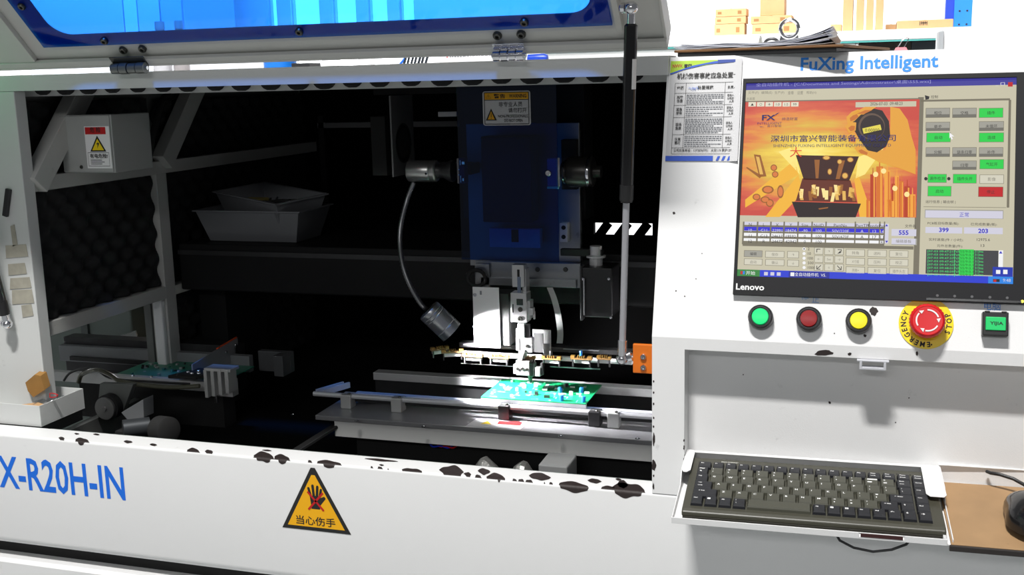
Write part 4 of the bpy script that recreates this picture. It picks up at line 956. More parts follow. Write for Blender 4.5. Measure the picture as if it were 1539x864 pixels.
B().poly([(tc0-.0115, .1990, tz0+.0022), (tc0+.0115, .1990, tz0+.0022), (tc0, .1990, tz1-.005)]).done('yellow_field', yellow2, lb)
B().poly([(tc0+.002, .1988, tz1-.010), (tc0-.003, .1988, tz0+.012), (tc0, .1988, tz0+.012), (tc0-.001, .1988, tz0+.005), (tc0+.0035, .1988, tz0+.014), (tc0+.0008, .1988, tz0+.014)]).done('bolt_symbol', ink, lb)

binm = M('translucent_white_bin', (.15, .155, .165), .4, bump=.1, bscale=300)
def tub(name, label, w, d, h, loc, rot, taper=.018, grp='grey plastic bins on the gantry'):
    t = thing(name, label, 'bin', loc, rot, grp)
    b = B(); e = .0018
    o0 = [(-w/2+taper, -d/2+taper, 0), (w/2-taper, -d/2+taper, 0), (w/2-taper, d/2-taper, 0), (-w/2+taper, d/2-taper, 0)]
    o1 = [(-w/2, -d/2, h), (w/2, -d/2, h), (w/2, d/2, h), (-w/2, d/2, h)]
    i1 = [(-w/2+e, -d/2+e, h), (w/2-e, -d/2+e, h), (w/2-e, d/2-e, h), (-w/2+e, d/2-e, h)]
    i0 = [(-w/2+taper+e, -d/2+taper+e, e), (w/2-taper-e, -d/2+taper+e, e), (w/2-taper-e, d/2-taper-e, e), (-w/2+taper+e, d/2-taper-e, e)]
    b.loft([o0, o1, i1, i0]); b.done('tub', binm, t, local=True, bev=.0008)
    r = .004
    b = B()
    for (a, c) in (((-w/2-r, -d/2-r), (w/2+r, -d/2)), ((-w/2-r, d/2), (w/2+r, d/2+r)), ((-w/2-r, -d/2), (-w/2, d/2)), ((w/2, -d/2), (w/2+r, d/2))): b.box(a[0], c[0], a[1], c[1], h-.0025, h)
    b.done('rim', binm, t, local=True); return t
tub('plastic_bin', 'lower grey plastic bin standing on the gantry beam', .225, .135, .062, (-.880, .592, .2265), (0, 0, 0))
tub('plastic_bin', 'tilted grey plastic bin lying inside the lower bin with steel rods', .20, .12, .058, (-.875, .612, .258), (radians(4), radians(4), radians(-24)), .016)
toolm = M('dim_tool_steel', (.35, .35, .36), .3, 1)
for k in range(4):
    a = Vector((-.905+.006*k, .60+.016*k, .296)); c = Vector((-.805+.006*k, .562+.016*k, .304-.001*k))
    t = thing('hex_key', ['front steel hex key lying across the tilted bin', 'second steel hex key from the front of the tilted bin', 'third steel hex key from the front of the tilted bin', 'rear steel hex key lying across the tilted bin'][k], 'tool', a, group='steel hex keys in the tilted bin')
    B().tube([a+Vector((0, .012, .004)), a+Vector((.002, .004, .001)), a+Vector((.008, 0, 0)), c], .0022, 6).done('shaft', toolm, t, smooth=True)
    B().sphere(c, .0032, n=8).done('ball_tip', chrome, t, smooth=True)
sp_ = B().box(-.945, -.895, .60, .645, .283, .302, None).done('sponge', M('dull_yellow_sponge', (.28, .23, .06), .9, bump=.6, bscale=120), bev=.004, origin=(-.92, .62, .283))
tag(sp_, 'dull yellow sponge lying in the tilted plastic bin', 'sponge')

# ------------------------------------------------------------------ infeed conveyor at the left
cvx = M('conveyor_grey', (.26, .27, .28), .45, .3, var=.1)
conv = thing('infeed_conveyor', 'grey infeed conveyor running through the left side opening', 'conveyor', (-1.05, .40, BASEZ))
B().box(-1.32, -.872, .335, .350, -.016, .002).done('front_rail', alum, conv, bev=.0008)
for x in (-1.14, -1.10, -1.03, -.99): screw(conv, (x, .342, .002), (0, 0, 1), .0032, .002, mat=chrome)
B().box(-1.30, -.862, .470, .485, -.016, .016).done('back_rail', cvx, conv, bev=.0008)
B().box(-1.30, -.90, .486, .520, -.06, .030).done('back_guard', darkst, conv, bev=.001)
B().box(-1.27, -.88, .351, .357, -.012, -.004).done('belt', black, conv)
B().box(-1.27, -.88, .463, .469, -.012, -.004).done('belt', black, conv)
P, Q = px(292, 560, 'y', .36), px(343, 523, 'y', .50)
xb = -.905
B().prism([(xb, .345, .002), (xb, .345, .030), (xb, .50, .045), (xb, .50, .002)], (.003, 0, 0)).done('cross_plate', cvx, conv, bev=.0006)
B().prism([(xb-.001, .43, .0395), (xb-.001, .47, .0432), (xb-.001, .495, .0455), (xb-.001, .495, .0425), (xb-.001, .47, .0408), (xb-.001, .43, .0372)], (.005, 0, .002)).done('orange_mark', M('bright_orange_paint', hx(235, 80, 25), .4), conv)
for (y, z) in ((.455, .026), (.49, .032)): screw(conv, (xb+.003, y, z), (1, 0, 0), .003, .002, mat=chrome)
bp_ = [(-.935, .315, .010), (-.875, .31, .012), (-.862, .33, .013), (-.862, .36, .014), (-.90, .362, .014)]
B().prism(bp_, (0, 0, .006)).done('sensor_plate', blackmat, conv, bev=.001)
for (x, y) in ((-.905, .335), (-.893, .328), (-.880, .330), (-.890, .345)): screw(conv, (x, y, .018), (0, 0, 1), .0034, .0022, mat=chrome)
cy = B(); 
for k in range(4): pbox(cy, 305+10.5*k, 556, 313+10.5*k, 598-2*k, .312, .028)
pbox(cy, 306, 553, 346, 560, .314, .030); pbox(cy, 314, 570, 350, 597, .330, .02)
cyl_ = cy.done('air_cylinder', alum, conv, bev=.0008)
q = px(325, 600, 'y', .322); B().cyl((q.x, .322, q.z+.012), (q.x, .322, q.z-.006), .0035).done('cylinder_rod', chrome, cyl_)
B().box(-.86, -.790, .50, .515, -.02, .020).box(-.81, -.790, .47, .50, -.02, .020).done('end_bracket', M('end_bracket_grey', (.11, .115, .12), .45, .3), conv, bev=.001)
B().box(-1.2, -.88, .40, .44, BASEZ, -.02).done('stand', blackmat, conv)
# circuit board waiting on the infeed
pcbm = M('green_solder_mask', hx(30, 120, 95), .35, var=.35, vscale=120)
pcb2 = thing('circuit_board', 'green circuit board waiting on the infeed conveyor rails', 'circuit board', (-.97, .41, -.004))
B().box(-1.08, -.850, .352, .468, -.0035, -.0019).done('board', pcbm, pcb2)
cmp_m = [M('component_black', (.015, .015, .016), .4), M('component_grey', (.32, .33, .33), .4), M('component_teal', hx(40, 105, 95), .4), M('solder_silver', (.6, .6, .6), .3, .9)]
for k in range(40):
    x = random.uniform(-1.07, -.92); y = random.uniform(.358, .46); a, c = random.uniform(.002, .006), random.uniform(.002, .006)
    B().box(x, x+a, y, y+c, -.0019, -.0019+random.uniform(.001, .005)).done('component', random.choice(cmp_m), pcb2)
# pneumatic tubes
tubem = M('smoky_pneumatic_tube', (.10, .10, .07), .25)
def loose(name, label, cat, pts, r, m, n=8): return tag(B().tube(pts, r, n).done(name, m, smooth=True, origin=pts[0]), label, cat)
def curve(pts, n=6):
    P = [Vector(p) for p in pts]; out = []
    for i in range(len(P)-1):
        p0, p1, p2, p3 = P[max(i-1, 0)], P[i], P[i+1], P[min(i+2, len(P)-1)]
        for k in range(n):
            t = k/n; out.append(.5*((2*p1)+(p2-p0)*t+(2*p0-5*p1+4*p2-p3)*t*t+(3*p1-p0-3*p2+p3)*t**3))
    out.append(P[-1]); return out
loose('air_tube', 'smoky air tube arching along the infeed conveyor front rail', 'tube', curve([px(118, 575, 'y', .31), px(124, 562, 'y', .31), px(145, 556, 'y', .30), px(165, 563, 'y', .30), px(182, 573, 'y', .30), px(220, 579, 'y', .30), px(260, 582, 'y', .30), px(300, 580, 'y', .305)]), .0042, tubem)
loose('air_tube', 'thin black air tube above the smoky tube on the infeed conveyor', 'tube', curve([px(96, 572, 'y', .315), px(106, 560, 'y', .315), px(128, 554, 'y', .31), px(148, 558, 'y', .31), px(170, 569, 'y', .31), px(235, 574, 'y', .312), px(285, 577, 'y', .312)]), .0022, black)
# drive under the conveyor
drv = thing('belt_drive', 'grey drive plate with round pulley under the infeed conveyor', 'drive', (-.97, .27, BASEZ))
P = [px(150, 576, 'y', .285), px(200, 578, 'y', .285), px(184, 620, 'y', .285), px(146, 620, 'y', .285)]
B().prism(P, (0, .012, 0)).done('plate', M('drive_plate_grey', (.20, .21, .20), .45, .3, var=.15, vscale=40), drv, bev=.001)
c = px(160, 613, 'y', .268)
B().lathe([(.018, 0), (.0235, .001), (.0235, .016), (.018, .017)], c, (0, 1, 0), 28).done('pulley', darkst, drv, smooth=True)
B().lathe([(.020, -.006), (.0205, -.005), (.0205, -.001), (.020, 0)], c, (0, 1, 0), 28).lathe([(.0045, -.009), (.0055, -.006)], c, (0, 1, 0), 12).done('pulley_hub', M('dull_hub_steel', (.22, .22, .22), .35, .8), drv, smooth=True)
P = [px(182, 620, 'y', .25), px(215, 600, 'y', .25), px(216, 628, 'y', .25), px(192, 632, 'y', .25)]
B().prism(P, (0, .03, 0)).done('motor_block', cvx, drv, bev=.001)
B().cyl(px(185, 645, 'y', .21), px(225, 640, 'y', .24), .016, n=20).done('motor', M('dark_motor_housing', (.05, .055, .06), .4, .4), drv, smooth=True)
c = px(238, 645, 'y', .22)
B().lathe([(.02, 0), (.0235, .002), (.0235, .03), (.02, .032)], c, (1, -.35, .1), 28).done('flywheel', blackmat, drv, smooth=True)
B().box(-1.0, -.93, .24, .30, BASEZ, -.07).done('mount', blackmat, drv)

# ------------------------------------------------------------------ white parts tray with scraps at the left
B().box(-1.25, -.99, .052, .15, -.02, -.0008).done('tray_support', blackmat, mach)
tr2 = thing('parts_tray', 'white open metal tray of scraps beside the left corner post', 'tray', (-1.06, .10, 0))
b = B(); x0, x1, y0, y1, z1 = -1.20, -.985, .048, .152, .034; e = .0012
b.box(x0, x1, y0, y1, -.0005, e).box(x0, x1, y0, y0+e, e, z1).box(x0, x1, y1-e, y1, e, z1).box(x1-e, x1, y0+e, y1-e, e, z1).box(x0, x0+e, y0+e, y1-e, e, z1)
post_cut = b.done('pan', white2, tr2, bev=.0004)
bm_ = M('torn_brown_card', hx(150, 110, 55), .85, var=.25, vscale=50)
P = [px(38, 575, 'y', .09), px(52, 563, 'y', .09), px(61, 565, 'y', .09), px(67, 586, 'y', .09), px(50, 597, 'y', .09), px(42, 588, 'y', .09)]
o = B().prism(P, (.002, .012, .004)).done('cardboard_scrap', bm_, origin=P[4]); tag(o, 'torn brown cardboard scrap standing in the white tray', 'cardboard')
o = B().prism([(-1.06, .055, .012), (-1.0, .053, .020), (-.99, .07, .026), (-1.02, .085, .024), (-1.06, .08, .018)], (0, 0, .003)).done('cardboard_scrap', cardb, origin=(-1.03, .06, .012)); tag(o, 'flat tan cardboard scrap lying in the front of the white tray', 'cardboard')
bagm = acrylic('clear_plastic_bag', (.75, .76, .78), .22, .25)
random.seed(3)
rows = [[(-1.035+.045*i/7, .072+.062*j/7, .014+.014*sin(i*.9+j*.5)*.4+.018*math.exp(-((i-3.5)**2+(j-3.5)**2)/9)+random.uniform(-.0025, .0025)) for i in range(8)] for j in range(8)]
bag = thing('plastic_bag', 'crumpled clear plastic bag with red print in the white tray', 'bag', (-1.012, .10, .012))
B().grid(rows).done('film', bagm, bag)
b = B().tube([px(79+6*cos(a)+2*cos(2*a), 595-3.2*sin(a), 'y', .075)+Vector((0, 0, .001)) for a in [2*pi*i/16 for i in range(17)]], .0008, 5); b.done('red_print', red, bag)

# ------------------------------------------------------------------ moving table with rails
tab = thing('positioning_table', 'steel positioning table with round guide rod in front of the lit board', 'table', (-.35, .34, BASEZ))
tx0 = px(399, 626, 'z', -.026).x; tx0 = -.625
B().box(tx0, -.012, .280, .372, -.034, -.026).done('table_plate', plate, tab, bev=.0008)
B().box(-.592, -.012, .284, .300, -.062, -.0345).done('front_bar', M('pale_ground_steel', (.80, .80, .78), .4, .05, bump=.05, bscale=300, var=.06), tab, bev=.0008)
B().box(-.57, -.05, .32, .36, BASEZ, -.034).done('carriage', blackmat, tab)
B().cyl((-.655, .336, -.006), (-.012, .336, -.006), .0046, n=18).done('guide_rod', M('polished_rod', (.82, .82, .84), .22, .45), tab, smooth=True)
B().box(-.60, -.012, .343, .348, -.018, -.012).done('drive_belt', black, tab)
B().box(-.585, -.012, .350, .364, -.018, -.0045).done('front_rail', steel, tab, bev=.0008)
B().box(-.60, -.012, .462, .486, -.012, .002).done('back_rail', steel, tab, bev=.0008)
B().box(-.60, -.012, .470, .484, BASEZ, -.012).done('back_rail_web', darkst, tab)
for x in (-.590, -.496, -.305, -.153, -.122):
    w = .0095
    cl = B().box(x-w, x+w, .325, .347, -.026, -.0015).done('rod_clamp', alum if x < -.4 or x > -.13 else darkst, tab, bev=.0012)
    screw(cl, (x+.004, .333, -.0015), (0, 0, 1), .0028, .0018)
for (px_, py) in ((440, 623), (536, 632), (637, 641), (843, 655), (958, 659)):
    q = px(px_, py, 'z', -.026); screw(tab, q, (0, 0, 1), .0042, .0008, mat=chrome)
B().bar((-.592, .288, -.045), (-.640, .22, -.075), .016, .005).done('scraper_arm', darkst, tab, bev=.0006)
for s_ in (.0, .012):
    B().bar((-.655+s_, .345, -.006), (-.63+s_, .40, -.0055), .004, .010).done('end_finger', steel, tab)
lw_ = [px(716, 629, 'z', -.0258), px(793, 633, 'z', -.0258), px(782, 646, 'z', -.0258), px(700, 640, 'z', -.0258)]
st2 = B().prism([(p.x, p.y, -.0259) for p in lw_], (0, 0, .0003)).done('label', paper, tab)
b = B().poly([tuple(px(x, y, 'z', -.0255)) for x, y in ((750, 632), (786, 634), (782, 639.5), (747, 637))]); b.done('red_print', red, st2)
b = B().poly([tuple(px(x, y, 'z', -.0255)) for x, y in ((722, 637), (733, 632), (738, 637.5))]); b.done('yellow_print', yellow2, st2)
# circuit board under the head
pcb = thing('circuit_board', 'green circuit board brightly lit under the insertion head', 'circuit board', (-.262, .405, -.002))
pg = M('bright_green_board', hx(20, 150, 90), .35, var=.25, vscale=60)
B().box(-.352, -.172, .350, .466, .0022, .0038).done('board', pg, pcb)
B().box(-.352, -.172, .350, .356, -.0040, .0022).done('carrier_edge', alum, pcb)
lg = M('pale_green_trace', hx(150, 225, 190), .4); wm_ = M('white_silk_print', (.8, .82, .8), .5)
random.seed(11)
b = B()
for k in range(46):
    x = random.uniform(-.348, -.19); y = random.uniform(.354, .458); w_, d_ = random.choice(((.012, .0012), (.0015, .010), (.007, .003), (.004, .004)))
    b.box(x, min(x+w_, -.174), y, min(y+d_, .464), .0038, .0041)
tag(b.done('copper_traces', lg, pcb), kind='stuff')
cbl = M('blue_capacitor', hx(40, 130, 215), .35)
for k in range(34):
    x = random.uniform(-.345, -.185); y = random.uniform(.36, .455); m = random.choice([cmp_m[0], cmp_m[1], wm_, cmp_m[3], wm_])
    if k % 3: B().box(x, x+random.uniform(.003, .009), y, y+random.uniform(.002, .005), .0038, .0038+random.uniform(.001, .006)).done('component', m, pcb)
    else: B().cyl((x, y, .0055), (x+.008, y+random.uniform(-.003, .003), .0055), .0013, n=8).done('component', wm_, pcb)
for (x, y) in ((842, 588), (844, 600), (874, 588), (877, 602)):
    q = px(x, y, 'z', .006); B().lathe([(.0030, 0), (.0036, .0008), (.0036, .0085), (.003, .0095)], (q.x, q.y, .0038), (0, 0, 1), 12).done('blue_capacitor', cbl, pcb, smooth=True)
# odds and ends under the table
B().box(-.21, -.165, .20, .26, BASEZ, -.050).done('valve_block', M('light_grey_plastic', (.22, .225, .225), .5), mach, bev=.002)
foil = M('crinkled_silver_bag', (.22, .22, .21), .35, .6, bump=1, bscale=140)
for (x, y, w_) in ((-.335, .22, .05), (-.27, .22, .04)):
    rows = [[(x+w_*i/6, y+.05*j/6, BASEZ+.002+.038*sin(pi*(i+.5)/7)*sin(pi*(j+.5)/7)+random.uniform(0, .006)) for i in range(7)] for j in range(7)]
    o = B().grid(rows).done('foil_bag', foil, origin=(x, y, BASEZ)); tag(o, 'crinkled silver bag lying under the table, '+('the one beside the wires' if w_ > .045 else 'the one nearer the grey block'), 'bag', 'silver bags under the table')
for m, nm, dx in ((M('blue_wire', hx(30, 60, 220), .4), 'blue', 0), (M('red_wire', hx(210, 25, 30), .4), 'red', .012)):
    P = [px(644+dx*900, 662, 'y', .305), px(650+dx*900, 671, 'y', .304), px(662+dx*700, 670, 'y', .303), px(674+dx*600, 673, 'y', .304), px(684+dx*500, 666, 'y', .305)]
    loose('signal_wire', nm+' wire hanging under the positioning table', 'wire', curve(P, 4), .0016, m, 6)

# ------------------------------------------------------------------ insertion head
head = thing('insertion_unit', 'steel insertion head with hanging tool behind a blue acrylic cover', 'insertion head', (-.28, .47, .02))
hp = M('machined_head_plate', (.30, .31, .32), .34, .9, bump=.1, bscale=200, var=.18, vscale=10, dirt=.6, dscale=36)
bright = M('bright_machined_steel', (.62, .62, .62), .30, .85, bump=.05, bscale=300, var=.06, vscale=40)
def hb_(name, mat, x0, y0, x1, y1, Y, d, bev=.0008, parent=None):
    return pbox(B(), x0, y0, x1, y1, Y, d).done(name, mat, parent or head, bev=bev)
hb_('column', gm, 690, 120, 880, 330, .52, .06)
hb_('back_plate', hp, 700, 186, 873, 404, .48, .012, .001)
hb_('lower_plate', hp, 713, 392, 873, 433, .462, .012, .001)
hb_('slide_base', hp, 722, 416, 866, 433, .455, .007)
for (x, y) in ((730, 402), (808, 405), (850, 405)): screw(head, px(x, y, 'y', .462), (0, -1, 0), .0042, .002)
sl = hb_('slot_block', blackmat, 843, 210, 867, 285, .465, .014)
hb_('bearing_block', steel, 841, 335, 853, 364, .462, .016)
for y in (342, 356): screw(head, px(847, y, 'y', .462), (0, -1, 0), .0038, .0015, mat=blackmat)
# acrylic cover with its warning label
cov = hb_('cover', blueac2, 685, 122, 840, 394, .385, .003, .0005)
tag(cov, 'deep blue acrylic cover sheet')
bpm = M('matt_white_block', (.72, .73, .74), .45)
hb_('cover_block', bpm, 822, 238, 837, 282, .389, .02); hb_('cover_block', M('dim_block', (.10, .10, .11), .5), 686, 238, 698, 276, .389, .02)
hb_('rear_window_block', bpm, 735, 343, 812, 373, .445, .015); hb_('rear_slot', blackmat, 768, 345, 779, 364, .443, .003)
hb_('spindle_housing', M('dark_grey_housing', (.05, .05, .055), .45, .5), 722, 205, 800, 335, .42, .04, .002)
hb_('cover_tab', M('pale_green_edge', hx(120, 215, 200), .4), 822, 280, 839, 284, .386, .006)
screw(head, px(824, 260, 'y', .385), (0, -1, 0), .0052, .0025, 'cover_screw', chrome)
b = B()
for (x0, y0, x1, y1) in ((691, 241, 692, 248), (694, 243, 698, 247), (692, 264, 693, 274), (695, 268, 697, 272), (689, 254, 690, 255.5), (689, 262, 690, 263.5)): pbox(b, x0, y0, x1, y1, .3845, .0004)
b.done('cover_print', M('pale_blue_print', hx(80, 150, 230), .5), head)
wl0, wl1 = px(725, 137.5, 'y', .3845), px(798, 188, 'y', .3845)
wlx, wlz, wlw, wlh = wl0.x, wl1.z, wl1.x-wl0.x, wl0.z-wl1.z
def WP(s, t, y): return (wlx+wlw*s, y, wlz+wlh*t)
def wr(b, s0, t0, s1, t1, y): return b.poly([WP(s0, t0, y), WP(s1, t0, y), WP(s1, t1, y), WP(s0, t1, y)])
wlb = B().prism([(wlx+x, .3848, wlz+z) for x, z in rrect(0, wlw, 0, wlh, .004, 4)], (0, -.0005, 0)).done('warning_label', M('silver_label', (.62, .62, .64), .45), head)
wr(B(), .045, .76, .955, .95, .3840).done('yellow_header', yellow, wlb)
b = B()
for (s0, t0, s1, t1) in ((.03, .03, .97, .05), (.03, .95, .97, .97), (.03, .03, .045, .97), (.955, .03, .97, .97), (.03, .735, .97, .755)): wr(b, s0, t0, s1, t1, .3839)
Xv, Zv = (1, 0, 0), (0, 0, 1)
b.text('警告', WP(.24, .79, .3837), Xv, Zv, w=wlw*.24, h=wlh*.13, bold=.02); b.text('WARNING', WP(.56, .80, .3837), Xv, Zv, w=wlw*.36, h=wlh*.11, bold=.02)
b.text('⚠', WP(.075, .79, .3837), Xv, Zv, w=wlw*.10, h=wlh*.12); b.text('非专业人员', WP(.34, .54, .3837), Xv, Zv, w=wlw*.49, h=wlh*.15); b.text('请勿打开', WP(.54, .37, .3837), Xv, Zv, w=wlw*.38, h=wlh*.14)
b.text('NON-PROFESSIONALS', WP(.32, .225, .3837), Xv, Zv, w=wlw*.62, h=wlh*.085, bold=.01); b.text('DO NOT OPEN', WP(.45, .10, .3837), Xv, Zv, w=wlw*.38, h=wlh*.085, bold=.01)
b.poly([WP(.06, .15, .3838), WP(.29, .15, .3838), WP(.175, .50, .3838)])
b.done('label_print', ink, wlb)
B().poly([WP(.10, .18, .3836), WP(.25, .18, .3836), WP(.175, .42, .3836)]).done('yellow_triangle', yellow, wlb)
b = B(); wr(b, .168, .25, .182, .36, .3834); wr(b, .168, .20, .182, .225, .3834); b.done('exclamation_mark', ink, wlb)
# coupling and knob on the right
c = px(845, 258, 'y', .44); d = px(905, 258, 'y', .44)
B().lathe([(.016, 0), (.016, .010), (.0235, .011), (.025, .014), (.025, .050), (.0235, .053), (.010, .0535), (.010, .066)], (c.x, .44, c.z), (1, 0, 0), 28).done('coupling', M('dark_coupling', (.035, .033, .03), .35, .6), head, smooth=True)
B().lathe([(.0254, .045), (.0258, .046), (.0258, .0485), (.0254, .0495)], (c.x, .44, c.z), (1, 0, 0), 28).lathe([(.0196, .004), (.0196, .0065)], (c.x, .44, c.z), (1, 0, 0), 28).done('coupling_ring', chrome, head, smooth=True)
# left brackets: ring holder, fan plate
hb_('ring_bracket', hp, 714, 396, 736, 434, .455, .006)
q = px(716, 418, 'y', .445)
B().tube([(q.x+.016*cos(a), .446, q.z+.014*sin(a)) for a in [2*pi*i/24 for i in range(25)]], .0035, 8).done('ring_holder', blackmat, head, smooth=True)
fp = px(588, 200, 'y', .50)
B().box(fp.x-.0015, fp.x+.0015, .50, .60, px(590, 266, 'y', .5).z, .500).done('fan_plate', M('dim_grey_sheet', (.20, .20, .20), .45, .3), head)
B().lathe([(.036, .0016), (.036, .0022), (.032, .0022), (.032, .0016)], (fp.x, .55, px(605, 215, 'y', .55).z), (1, 0, 0), 28).lathe([(.028, .0016), (.028, .0019)], (fp.x, .55, px(605, 215, 'y', .55).z), (1, 0, 0), 28).done('fan_opening', blackmat, head)
hb_('fan_motor', blackmat, 556, 175, 582, 264, .52, .06); hb_('light_bar', M('pale_bar', (.55, .55, .55), .4), 658, 168, 686, 175, .50, .006)
hb_('cross_arm', gm, 560, 125, 690, 140, .53, .03)
B().box(px(612, 258, 'y', .40).x, px(700, 258, 'y', .40).x, .425, .47, px(640, 262, 'y', .43).z, px(640, 246, 'y', .43).z).done('lamp_arm', blackmat, head)
# lit white guard plate and its dark holder
gp = hb_('guard_plate', M('white_guard_plate', (.80, .80, .80), .4), 710, 431, 752, 523, .400, .002, .0004)
for y in (443, 491): screw(gp, px(714, y, 'y', .400), (0, -1, 0), .0034, .002, mat=chrome)
b = B(); pbox(b, 721, 437, 724, 443, .3996, .0003); pbox(b, 722, 438.5, 723, 443, .3994, .0003); b.done('plate_print', grayink, gp)
hb_('guard_holder', blackmat, 724, 440, 766, 520, .404, .04)
# pusher column and clinch tool
T = lambda *a, **k: hb_(*a, **k)
T('tool_top', bright, 769, 398, 788, 432, .395, .02); T('tool_slot', blackmat, 777, 405, 781, 416, .3945, .001); T('tool_band', M('blue_grey_strip', (.16, .20, .28), .4, .5), 777, 416, 783, 448, .394, .002)
T('tool_side', bright, 784, 404, 791, 440, .402, .02)
T('tool_body', bright, 767, 440, 792, 485, .392, .025); T('tool_slot', blackmat, 776, 449, 786, 459, .3915, .001); T('tool_slot', blackmat, 770, 457, 772, 470, .3915, .001)
for (x, y) in ((782, 465), (781.5, 479)): screw(head, px(x, y, 'y', .392), (0, -1, 0), .0042, .0026)
T('tool_jaw', bright, 785, 452, 797, 480, .398, .02); T('tool_pawl', bright, 794, 463, 801, 474, .396, .012); T('tool_pawl', M('pale_finger', (.6, .6, .6), .4), 801, 468, 804, 480, .41, .004)
T('tool_spindle', bright, 778, 486, 789, 540, .394, .012); T('tool_link', bright, 775, 494, 780, 514, .396, .01); T('tool_link', darkst, 789, 488, 795, 512, .398, .01)
T('tool_claw', bright, 775, 507, 781, 527, .393, .01); T('tool_claw', bright, 788, 508, 800, 530, .393, .012); screw(head, px(792, 520, 'y', .393), (0, -1, 0), .003, .002)
b = B().prism([px(784, 526, 'y', .391), px(789, 526, 'y', .391), px(784, 543, 'y', .391), px(779, 543, 'y', .391)], (0, .008, 0)); b.done('tool_wedge', bright, head, bev=.0004)
T('nozzle_block', bright, 775, 542, 796, 565, .390, .02); T('nozzle_side', bright, 771, 548, 777, 562, .392, .015); T('nozzle_side', darkst, 796, 546, 803, 566, .393, .014); T('nozzle_finger', bright, 804, 552, 812, 566, .391, .01); T('nozzle_finger', darkst, 812, 546, 816, 564, .394, .008)
for (x, y) in ((785, 554), (778, 554), (792, 555)): screw(head, px(x, y, 'y', .390), (0, -1, 0), .0026, .002)
q = px(797, 570, 'y', .402); B().lathe([(.0045, .012), (.004, .004), (.0018, -.006)], q, (0, 0, 1), 10).done('nozzle_tip', darkst, head, smooth=True)
# bracket, ribbon, motor on the right
T('bracket', bright, 800, 495, 828, 528, .43, .003); T('bracket_slot', blackmat, 802, 500, 817, 530, .4295, .001); T('bracket_tongue', hp, 816, 516, 827, 534, .425, .003)
rib = curve([px(826, 432, 'y', .45), px(833, 450, 'y', .445), px(839, 475, 'y', .44), px(842, 500, 'y', .44), px(841, 516, 'y', .44)])
B().grid([[p+Vector((-.0052, 0, 0)), p+Vector((.0052, .001, 0))] for p in rib]).done('ribbon_cable', M('grey_ribbon', (.30, .31, .30), .4), head, smooth=True)
mot = hb_('servo_motor', M('satin_black_motor', (.013, .013, .014), .35), 873, 402, 920, 478, .40, .06, .002)
T('motor_flange', darkst, 871, 400, 875, 482, .396, .02, parent=mot); T('motor_bracket_edge', chrome, 876, 418, 879, 474, .392, .004, parent=mot)
q = px(896, 400, 'y', .43); B().lathe([(.011, 0), (.011, .014), (.016, .015), (.016, .018), (.010, .019), (.010, .034)], (q.x, .43, q.z), (0, 0, 1), 24).done('motor_pulley', steel, head, smooth=True)
hb_('belt', blackmat, 842, 374, 905, 386, .425, .012)
for (x, y) in ((915, 419), (918, 477), (876, 419)): screw(mot, px(x, y, 'y', .399), (0, -1, 0), .0026, .002, mat=chrome)
for (a, c) in ((900, 917), (796, 800)):
    T('rear_bar', M('dim_bar', (.35, .35, .35), .4, .6), a-15 if a > 850 else 806, 452, c+5 if a > 850 else 822, 455, .52, .006)
# ------------------------------------------------------------------ component carriers on the feed chain
ch = thing('feed_chain', 'dark feed chain guide behind the row of component carriers', 'chain', (-.3, .43, .04))
hbx = lambda n_, m, x0, y0, x1, y1, Y, d: pbox(B(), x0, y0, x1, y1, Y, d).done(n_, m, ch, bev=.0005)
hbx('guide_plate', darkst, 690, 521, 950, 528, .435, .02); hbx('lower_strip', M('clear_guide_strip', (.05, .052, .05), .2), 692, 546, 772, 551, .415, .004); hbx('lower_strip', M('greenish_strip', (.06, .11, .09), .25), 826, 550, 902, 556, .415, .004)
hbx('top_edge', cvx, 696, 519, 768, 521, .432, .004); hbx('top_edge', cvx, 846, 525, 900, 527, .432, .004); hbx('chain_run', M('chain_and_shadow_black'), 690, 534, 950, 542, .424, .008)
tan = M('tan_fibre_board', hx(122, 88, 40), .6, var=.15, vscale=80); gold = M('gold_contacts', hx(135, 102, 45), .4, .3)
def carrier(x, y, Y, w=34, lab=0, yaw=0, tint=tan, extra=None):
    q = px(x, y, 'y', Y); t = thing('component_carrier', lab, 'carrier clip', q, (0, 0, yaw), 'carrier clips along the feed chain')
    W_ = w*.00107
    B().box(-W_/2, W_/2, -.004, .006, .0012, .0042).done('holder', tint, t, local=True, bev=.0004)
    B().box(-W_/2, -W_*.30, -.0045, .004, .0042, .0075).box(W_*.30, W_/2, -.0045, .004, .0042, .0075).done('jaw', gold, t, local=True, bev=.0003)
    b = B()
    for k in range(4): b.box(-.006+.0034*k, -.0048+.0034*k, -.0046, .002, .0042, .0085)
    b.done('comb', gold, t, local=True)
    for s_ in (-1, 1): B().box(s_*W_*.40-.0011, s_*W_*.40+.0011, -.0035, .0, -.011, .0012).done('leg', darkst, t, local=True)
    B().box(-W_*.36, W_*.36, .001, .010, -.006, .0010).done('shadow_block', M('chain_and_shadow_black', (.003, .003, .003), .9, spec=.05), t, local=True)  # block stands in for the shade under each clip
    if extra: B().lathe([(.0022, 0), (.0026, .001), (.0026, .007), (.002, .008)], (0, -.003, .0085), (0, 0, 1), 10).done('component', extra, t, local=True, smooth=True)
    return t
ords = ['second', 'third', 'fourth', 'fifth', 'sixth', 'seventh', 'eighth']
for i, (x, y, w, ex) in enumerate(((711, 537, 34, None), (750, 539, 34, None), (793, 540, 26, None), (829, 541, 32, cmp_m[0]), (874, 541, 34, cbl), (908, 541, 22, None))):
    carrier(x, y, .405, w, ['tan carrier clip below the left half of the lit white plate', 'tan carrier clip below the right edge of the lit white plate', 'narrow carrier clip hidden behind the insertion nozzle', 'tan carrier clip holding a small black part right of the nozzle', 'tan carrier clip holding a blue capacitor', 'short tan carrier clip nearest the orange bracket'][i], 0, tan, ex)
